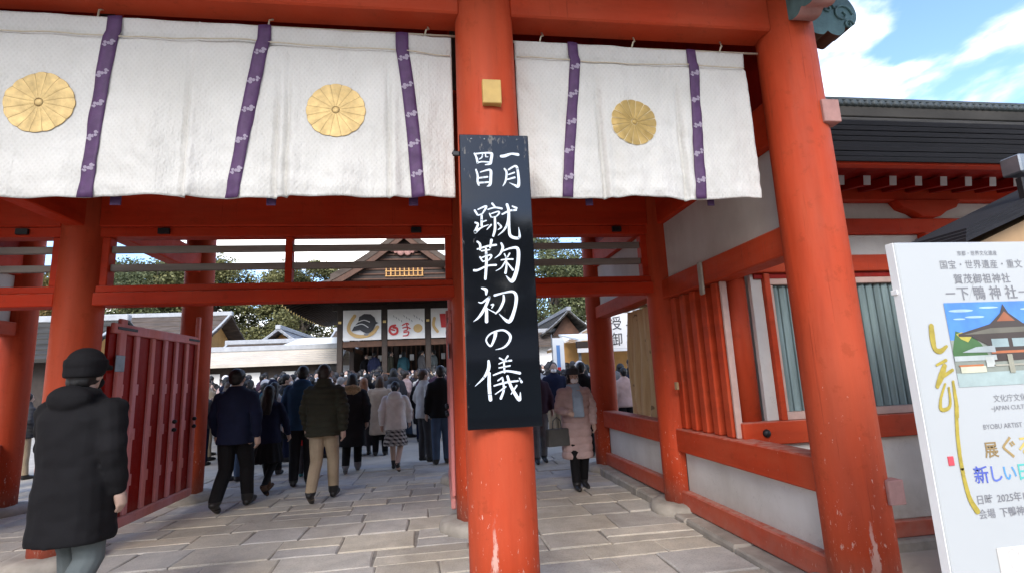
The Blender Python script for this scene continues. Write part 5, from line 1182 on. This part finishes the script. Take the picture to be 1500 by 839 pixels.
def coat_mesh(pose, kind, hi):
    """kind: jacket, puffer, long, longpuffer, hooded, sweater"""
    key = ('coat', pose, kind, hi)
    if key in CACHE: return CACHE[key]
    p = POSE[pose]; m = MB()
    bulky = kind in ('puffer', 'longpuffer', 'hooded', 'long', 'hoodshort'); g = .025 if bulky else .0
    hem = {'jacket': .80, 'puffer': .82, 'sweater': .86, 'hoodshort': .80, 'hooded': .60, 'long': .46, 'longpuffer': .42}[kind]
    L = []
    if kind == 'hooded': L += [(hem, .208+g*.3, .175), (hem+.04, .210+g*.3, .175), (.74, .208+g*.5, .165)]
    elif hem < .7: L += [(hem, .225+g*.3, .185), (hem+.04, .228+g*.3, .185), (.72, .215+g*.5, .168)]
    else: L += [(hem, .188+g, .150+g), (hem+.03, .195+g, .155+g)]
    L += [(.90, .190+g, .148+g*.8), (1.05, .178+g, .135+g*.8), (1.20, .196+g, .142+g*.8), (1.33, .205+g, .138+g*.7), (1.40, .192+g*.6, .122+g*.5), (1.445, .142, .102), (1.485, .094, .086), (1.515, .080, .078)]
    rings(m, [(z, rx, ry, 0, -.006) for z, rx, ry in L])
    if kind in ('hooded', 'hoodshort'):
        m.ell((0, -.105, 1.455), (.135, .075, .085), 16, 10); m.ell((0, -.05, 1.48), (.125, .11, .055), 16, 8)
    if kind == 'puffer': rings(m, [(1.45, .105, .10, 0, -.006), (1.50, .098, .092, 0, -.004), (1.545, .085, .082, 0, -.002)])
    for s, (el, wr) in zip((-1, 1), p['arms']):
        sh = Vector((s*(.166+g*.5), -.01, 1.380)); el, wr = Vector(el)+Vector((s*g*.5, 0, 0)), Vector(wr)
        limb(m, [sh, sh.lerp(el, .5), el, el.lerp(wr, .5), el.lerp(wr, .93)], [.076+g*.5, .070+g*.5, .062+g*.5, .056+g*.4, .047+g*.3])
    sd_ = len(CACHE)
    def disp(c, n):
        w = .011*noise.noise(Vector((c.x*5+sd_, c.y*5, c.z*4)))+.0045*noise.noise(Vector((c.x*14, c.y*14, c.z*17+sd_)))+.006*noise.noise(Vector((c.x*7+c.z*6, c.y*7, c.z*9-c.x*6)))
        if kind in ('puffer', 'longpuffer'):
            sp = .072 if kind == 'puffer' else .105
            w += (.018 if kind == 'puffer' else .015)*(abs(math.sin(math.pi*(c.z+.08*abs(c.x)*0)/sp))**.6-.6)
        else:   # folds gather at the elbows and waist
            w += .003*math.sin(c.z*55+6*noise.noise(Vector((c.x*4, c.y*4, sd_))))*max(0, min(1, abs(c.x)*5-.5))
        return w if c.z < 1.47 else w*.3
    me = remesh(m, .010 if hi else .026, 2, disp); me.materials.clear(); me.materials.append(P['black']); me.name = 'coat'; CACHE[key] = me; return me
def extra_mesh(kind):
    if kind in CACHE: return CACHE[kind]
    m = MB(); v = .009; d = None; sm = 2
    hn = lambda c, n: .007*noise.noise(Vector((c.x*22, c.y*22, c.z*7)))+.004*noise.noise(Vector((c.x*60, c.y*60, c.z*14)))
    dome = lambda rx=.088, ry=.106, rz=.102, y=-.010, z=1.632: m.ell((0, y, z), (rx, ry, rz), 20, 14)
    if kind == 'short': m.ell((0, -.016, 1.640), (.086, .100, .098), 20, 14); m.ell((0, -.048, 1.585), (.070, .058, .065), 14, 10); d = hn
    elif kind == 'bob': m.ell((0, -.016, 1.640), (.090, .104, .100), 20, 14); rings(m, [(1.47, .080, .05, 0, -.055), (1.50, .098, .070, 0, -.045), (1.60, .098, .082, 0, -.035), (1.66, .085, .08, 0, -.02)]); d = hn
    elif kind == 'longhair': m.ell((0, -.016, 1.640), (.090, .104, .100), 20, 14); rings(m, [(1.26, .075, .03, 0, -.135), (1.32, .10, .042, 0, -.13), (1.44, .105, .055, 0, -.095), (1.56, .098, .075, 0, -.045), (1.66, .085, .08, 0, -.02)]); d = hn
    elif kind == 'bun': m.ell((0, -.016, 1.640), (.087, .101, .098), 20, 14); m.ell((0, -.050, 1.580), (.066, .052, .06), 14, 10); m.ell((0, -.125, 1.60), (.045, .042, .045), 14, 10); d = hn
    elif kind == 'ponytail': m.ell((0, -.016, 1.640), (.087, .101, .098), 20, 14); m.ell((0, -.048, 1.585), (.068, .055, .06), 14, 10); m.tube([(0, -.10, 1.63), (0, -.155, 1.60), (0, -.165, 1.50), (0, -.15, 1.40)], [.028, .036, .034, .010], 10); d = hn
    elif kind == 'cap': dome(.091, .108, .092, -.006, 1.655); m.prism([(.085*math.cos(a*math.pi/10), .06+.135*math.sin(a*math.pi/10)) for a in range(11)], 'z', 1.640, 1.660); rings(m, [(1.615, .094, .110, 0, -.006), (1.655, .094, .110, 0, -.006)]); v = .008; sm = 1
    elif kind == 'earcap': dome(.096, .112, .098, -.010, 1.682); rings(m, [(1.66, .102, .118, 0, -.010), (1.70, .100, .115, 0, -.010)]); m.prism([(.080*math.cos(a*math.pi/10), .07+.095*math.sin(a*math.pi/10)) for a in range(11)], 'z', 1.634, 1.664); rings(m, [(1.585, .090, .085, 0, -.035), (1.61, .099, .100, 0, -.022), (1.67, .099, .112, 0, -.010)]); v = .008; sm = 2
    elif kind == 'beanie': dome(.094, .112, .105, -.010, 1.655); rings(m, [(1.610, .097, .112, 0, -.012), (1.66, .097, .113, 0, -.012)]); d = lambda c, n: .003*math.sin(math.atan2(c.x, c.y)*40)
    elif kind == 'bucket': rings(m, [(1.640, .128, .142, 0, -.006), (1.650, .126, .140, 0, -.006), (1.672, .100, .116, 0, -.004), (1.70, .096, .110, 0, -.004), (1.735, .086, .098, 0, -.004), (1.745, .06, .07, 0, -.004)]); v = .008; sm = 1
    elif kind == 'hoodup': m.ell((0, -.02, 1.625), (.110, .125, .130), 20, 14); m.ell((0, -.03, 1.52), (.12, .10, .08), 16, 10); d = lambda c, n: .01*noise.noise(c*9)
    elif kind == 'mask':
        m.ell((0, .062, 1.553), (.058, .052, .046), 16, 10)
    elif kind == 'furhood':
        pts = [(.13*math.cos(a), -.085+.075*math.sin(a)-.02, 1.455+.05*math.sin(a)*-1) for a in [i*2*math.pi/16 for i in range(17)]]; m.tube(pts, .034, 8); m.ell((0, -.12, 1.42), (.12, .06, .07), 14, 8); v = .012; d = lambda c, n: .012*noise.noise(c*40)
    elif kind == 'skirt': rings(m, [(.50, .235, .205, 0, 0), (.52, .235, .205, 0, 0), (.70, .20, .165, 0, 0), (.88, .16, .13, 0, 0)], 40); v = .012; d = lambda c, n: .010*math.sin(math.atan2(c.x, c.y)*14)*min(1, max(0, (.9-c.z)*3))
    elif kind == 'longskirt': rings(m, [(.22, .25, .22, 0, 0), (.24, .25, .22, 0, 0), (.60, .20, .17, 0, 0), (.90, .17, .14, 0, 0)], 40); v = .014; d = lambda c, n: .010*math.sin(math.atan2(c.x, c.y)*10)*min(1, max(0, (.9-c.z)*3))
    elif kind == 'scarf': m.tube([(.075*math.cos(a), -.005+.08*math.sin(a), 1.475) for a in [i*2*math.pi/14 for i in range(15)]], .034, 8); rings(m, [(1.02, .085, .022, .0, .185), (1.10, .085, .028, .0, .18), (1.30, .082, .030, 0, .160), (1.45, .07, .03, 0, .085)]); v = .011; d = lambda c, n: .008*noise.noise(c*14)
    elif kind == 'backpack': rings(m, [(.98, .13, .06, 0, -.21), (1.0, .15, .08, 0, -.21), (1.25, .155, .085, 0, -.215), (1.36, .13, .06, 0, -.20)], 16); v = .014
    elif kind == 'handbag': m.prism([(-.17, .62), (.17, .62), (.155, .86), (-.155, .86)], 'y', -.055, .055); m.tube([(-.07, 0, .85), (-.06, 0, .97), (0, 0, 1.02), (.06, 0, .97), (.07, 0, .85)], .010, 8); v = .009; sm = 1
    elif kind == 'eye': m.ell((0, 0, 0), (.011, .006, .006), 8, 6); me = m.mesh('eye', P['leather']); CACHE[kind] = me; return me
    me = remesh(m, v, sm, d); me.materials.clear(); me.materials.append(P['black']); me.name = kind; CACHE[kind] = me; return me
NAME = {'short': 'hair', 'bob': 'hair', 'longhair': 'hair', 'bun': 'hair', 'ponytail': 'hair', 'cap': 'cap', 'earcap': 'cap', 'beanie': 'knit_hat', 'bucket': 'hat', 'hoodup': 'hood', 'mask': 'face_mask', 'furhood': 'fur_hood', 'skirt': 'skirt', 'longskirt': 'skirt', 'scarf': 'scarf', 'backpack': 'backpack'}
def slotmat(o, i, m):
    o.material_slots[i].link = 'OBJECT'; o.material_slots[i].material = m
def person(x, y, h, face, pose, coat, coatc, hair, hairc, trousers, label, shoes='leather', extras=(), hi=False, group=None, z=None, wide=1.0, eyes=False, nohat_hair=None):
    """face: direction of the face in degrees, 0 = away from the camera (+Y), clockwise"""
    z = (0.002 if y < 10.35 else court_z(y)) if z is None else z
    t = thing('person', (x, y, z), label, 'person', group); s = h/1.72
    t.rotation_euler = (0, 0, -math.radians(face)); t.scale = (s*wide, s*wide, s)
    b = link('body', body_mesh(pose, hi, trousers == 'skin' or any(q[0] in ('skirt', 'longskirt') for q in extras)), t); slotmat(b, 1, P[trousers]); slotmat(b, 2, P[shoes])
    c = link('coat' if coat in ('long', 'longpuffer', 'hooded') else 'jacket', coat_mesh(pose, coat, hi), t); slotmat(c, 0, P[coatc])
    if hair:
        k = link(NAME[hair], extra_mesh(hair), t); slotmat(k, 0, P[hairc])
    if hair in ('cap', 'earcap', 'bucket', 'beanie') or nohat_hair:
        k = link('hair', extra_mesh(nohat_hair or 'short'), t); slotmat(k, 0, P['hairblack']); k.scale = (.97, .97, 1); k.location = (0, -.004, -.022)
    for e in extras:
        k = link(NAME[e[0]], extra_mesh(e[0]), t); slotmat(k, 0, P[e[1]])
    if eyes:
        for sx in (-.031, .031):
            e = link('eye', extra_mesh('eye'), t); e.location = (sx, .091, 1.612)
    return t
# ---- the people nearest the gate, one by one
person(-2.30, 3.80, 1.745, 8, 'stroll', 'hooded', 'black', 'earcap', 'black', 'greengrey', 'person in black hooded coat, black ear cap and grey trousers nearest the camera', hi=True, wide=1.04, extras=(('mask', 'black'),))
person(-2.62, 7.30, 1.745, 3, 'walk2', 'jacket', 'navy', 'short', 'hairblack', 'black', 'person in wide navy jacket and black trousers walking past the open left door', hi=True, wide=1.12)
person(-1.55, 7.42, 1.765, 4, 'walk2', 'puffer', 'olive', 'short', 'hairdark', 'khaki', 'person in dark olive quilted jacket and khaki trousers walking into the courtyard', hi=True, shoes='leather')
person(-2.13, 8.65, 1.80, -6, 'stand', 'hoodshort', 'parkablue', 'short', 'hairblack', 'softblack', 'tall person in blue hooded parka behind the khaki trousers', hi=True)
person(-2.47, 8.15, 1.52, 8, 'walk', 'jacket', 'navy', 'longhair', 'hairblack', 'black', 'person with long black hair, dark navy jacket and short black skirt', extras=(('skirt', 'black'),), hi=True, shoes='brown')
person(-2.28, 9.5, 1.02, 5, 'stand', 'sweater', 'red', 'short', 'hairblack', 'charcoal', 'small child in red jacket and teal boots between two adults', shoes='tealboot')
person(-1.52, 9.55, 1.66, -4, 'walk2', 'long', 'softblack', 'bob', 'hairblack', 'black', 'person in long black coat with tan fur hood beside the olive jacket', extras=(('furhood', 'fur'),), hi=True, shoes='grey')
person(-.77, 9.40, 1.50, 6, 'walk', 'hoodshort', 'white', 'bun', 'hairblack', 'skin', 'girl with hair bun, white hooded jacket and grey plaid skirt', extras=(('skirt', 'plaid'),), hi=True)
person(-.30, 10.28, 1.71, 62, 'pockets', 'jacket', 'lightgrey', 'short', 'hairbrown', 'charcoal', 'person in pale grey jacket and face mask looking to the right', extras=(('mask', 'mask'),), hi=True, eyes=True)
person(.01, 9.85, 1.75, -12, 'stand', 'jacket', 'black', 'short', 'hairblack', 'denim', 'person in black jacket and blue jeans partly hidden by the right door')
person(-1.26, 11.5, 1.63, 4, 'stand', 'long', 'beige', 'bob', 'hairbrown', 'black', 'person in long beige coat with brown bobbed hair at the front of the crowd', hi=True)
person(-1.62, 11.7, 1.60, 2, 'stand', 'puffer', 'white', 'longhair', 'hairginger', 'charcoal', 'person with long ginger hair, white quilted jacket and dark grey skirt', extras=(('longskirt', 'charcoal'),), hi=True)
person(1.82, 7.05, 1.555, 176, 'bag', 'longpuffer', 'pink', 'bucket', 'charcoal', 'black', 'person in long pink quilted coat, dark hat, mask and blue scarf carrying a grey handbag', extras=(('mask', 'mask'), ('scarf', 'paleblue')), hi=True, eyes=True, nohat_hair='bob')
hb = thing('handbag', (1.53, 6.93, .0), 'dark grey handbag carried by the person in the pink coat', 'handbag')
k = link('bag_body', extra_mesh('handbag'), hb); slotmat(k, 0, P['darkgrey']); hb.rotation_euler = (0, 0, .2); hb.scale = (.92, 1, .92)
person(1.72, 9.3, 1.66, 178, 'bag', 'sweater', 'plum', 'bucket', 'charcoal', 'grey', 'person in dark plum sweater, grey bucket hat and white mask behind the pink coat', extras=(('mask', 'mask'),), eyes=True)
person(2.62, 9.5, 1.70, 20, 'stand', 'jacket', 'black', 'short', 'hairblack', 'black', 'person in black jacket right behind the pink coat with back turned')
person(1.42, 10.6, 1.70, 170, 'stand', 'jacket', 'maroon', 'short', 'hairblack', 'denim', 'person in maroon jacket and blue jeans half hidden by the notice board', extras=(('mask', 'mask'),), eyes=True)
person(-3.42, 9.5, 1.62, 30, 'stand', 'jacket', 'charcoal', 'short', 'hairgrey', 'denim', 'person with grey hair and charcoal jacket beside the back left pillar')
person(-3.25, 10.9, 1.66, 5, 'stand', 'jacket', 'olive', 'cap', 'navy', 'denim', 'person in navy cap and olive jacket just right of the back left pillar', nohat_hair='short')
person(-2.75, 11.0, 1.70, 40, 'stand', 'jacket', 'beige', 'cap', 'white', 'black', 'person in white cap and beige jacket behind the navy jacket', nohat_hair='short')
person(-2.92, 9.9, 1.58, 8, 'stand', 'jacket', 'lightgrey', 'longhair', 'hairblack', 'black', 'person with long black hair and pale jacket behind the navy jacket')
person(-5.35, 6.9, 1.66, 20, 'stand', 'jacket', 'black', 'beanie', 'grey', 'black', 'person in black jacket and grey knit hat between the two leftmost pillars', extras=(('mask', 'mask'),))
# people up on the hall floor
for x, y, c, f, hr in ((-2.75, 22.9, 'navy', 10, 'short'), (-2.05, 22.7, 'olive', 80, 'short'), (-1.55, 23.2, 'teal', -30, 'bob'), (-.75, 22.8, 'charcoal', 60, 'bun'), (-.25, 23.1, 'greengrey', -60, 'short'), (.5, 22.9, 'black', 120, 'short'), (-3.3, 24.5, 'black', 150, 'short')):
    lab = {'navy': 'navy', 'olive': 'olive brown', 'teal': 'teal', 'charcoal': 'charcoal', 'greengrey': 'grey green', 'black': 'black'}[c]
    person(x, y, 1.66, f, 'stand', 'jacket', c, hr, 'hairblack', 'black', '%s clad person standing on the hall floor %s' % (lab, 'under the bird banner' if x < -2.22 else 'under the zodiac banner' if x < -.44 else 'under the red banner'), z=FZ)
# ---- the crowd in the courtyard
cr = random.Random(21)
ROW = {0: 'front crowd', 1: 'middle crowd', 2: 'rear crowd'}
def zone(x, y):
    a = x/y
    return ('past far left pillar' if a < -.6 else 'near back left pillar' if a < -.36 else 'below cloister roof' if a < -.23 else 'below canvas tent' if a < -.17 else
            'below bird banner' if a < -.095 else 'below zodiac banner' if a < -.02 else 'behind notice board' if a < .16 else 'right of notice board')
coats = ['black']*5+['softblack']*4+['charcoal']*4+['navy']*3+['grey']*2+['brown', 'beige', 'white', 'olive', 'blue', 'maroon', 'lightgrey', 'khaki', 'pink', 'plum', 'teal', 'greengrey']
cn = {'softblack': 'faded black', 'lightgrey': 'light grey', 'greengrey': 'grey green'}
hairs = [('short', 'hairblack')]*7+[('short', 'hairdark')]*3+[('bob', 'hairblack')]*3+[('bob', 'hairbrown')]*2+[('longhair', 'hairblack')]*2+[('longhair', 'hairbrown'), ('short', 'hairgrey'), ('bun', 'hairblack'), ('ponytail', 'hairdark'), ('cap', 'charcoal'), ('cap', 'navy'), ('beanie', 'charcoal'), ('hoodup', 'charcoal'), ('cap', 'white')]+[('short', 'hairblack')]*5
hn_ = {'short': 'short', 'bob': 'bobbed', 'longhair': 'long', 'bun': 'tied up', 'ponytail': 'ponytailed'}
used = {}; allp = []
y = 11.6
while y < 20.2:
    x0, x1 = -.40*y-.3, .30*y+.4
    x = x0+cr.uniform(0, .3)
    while x < x1:
        xx, yy = x+cr.uniform(-.12, .12), y+cr.uniform(-.2, .2)
        a = xx/yy; x += cr.uniform(.50, .72)
        if .03 < a < .17 and cr.random() < .72: continue
        if -1.0 < xx < .9 and yy < 12.9: continue
        if -.17 < a < 0.03 and yy < 12.4: continue
        if any((xx-q[0])**2+(yy-q[1])**2 < .16 for q in allp): continue
        allp.append((xx, yy))
    y += .74
for xx, yy in ((-6.6, 8.9), (-7.0, 9.6), (-7.6, 10.2), (-8.3, 10.8), (-7.9, 11.4), (4.05, 11.2), (4.25, 11.9), (4.6, 12.2)): allp.append((xx, yy))
for i, (xx, yy) in enumerate(allp):
    c = cr.choice(coats); hr, hc = cr.choice(hairs); kind = cr.choice(['jacket', 'jacket', 'puffer', 'hooded', 'long'])
    pose = cr.choice(['stand', 'stand', 'pockets', 'pockets', 'phone'])
    f = cr.gauss(0, 22)+(-xx*2.2) if cr.random() < .84 else cr.choice([70, -70, 150, 180])+cr.gauss(0, 15)
    h = cr.gauss(1.665, .07); h = max(1.5, min(1.82, h))
    cname = cn.get(c, c); hword = ('%s %s hair' % (hn_[hr], hc[4:])) if hr in hn_ else ('%s %s' % (hc, {'cap': 'cap', 'beanie': 'knit hat', 'hoodup': 'hood up', 'bucket': 'bucket hat'}[hr]))
    gname = {'jacket': 'jacket', 'puffer': 'quilted jacket', 'hooded': 'hooded coat', 'long': 'long coat'}[kind]
    lab = '%s, %s %s, %s %s' % (hword, cname, gname, ROW[0 if yy < 13.6 else 1 if yy < 17 else 2], zone(xx, yy))
    if lab in used:
        for w in ('another person', 'third person', 'fourth person', 'fifth person', 'sixth person'):
            if w+' with '+lab not in used.values(): lab2 = w+' with '+lab; break
        used[lab+str(i)] = lab2; lab = lab2
    else: used[lab] = lab; lab = 'person with '+lab
    ex = []
    if abs(((f+180) % 360)-180) > 55: ex.append(('mask', 'mask'))
    if cr.random() < .12: ex.append(('backpack', cr.choice(['black', 'navy', 'grey', 'brown'])))
    person(xx, yy, h, f, pose, kind, c, hr, hc, cr.choice(['black', 'black', 'charcoal', 'denim', 'navy', 'khaki']), lab, extras=ex, group='visitors standing in the courtyard crowd', wide=cr.uniform(.95, 1.08))
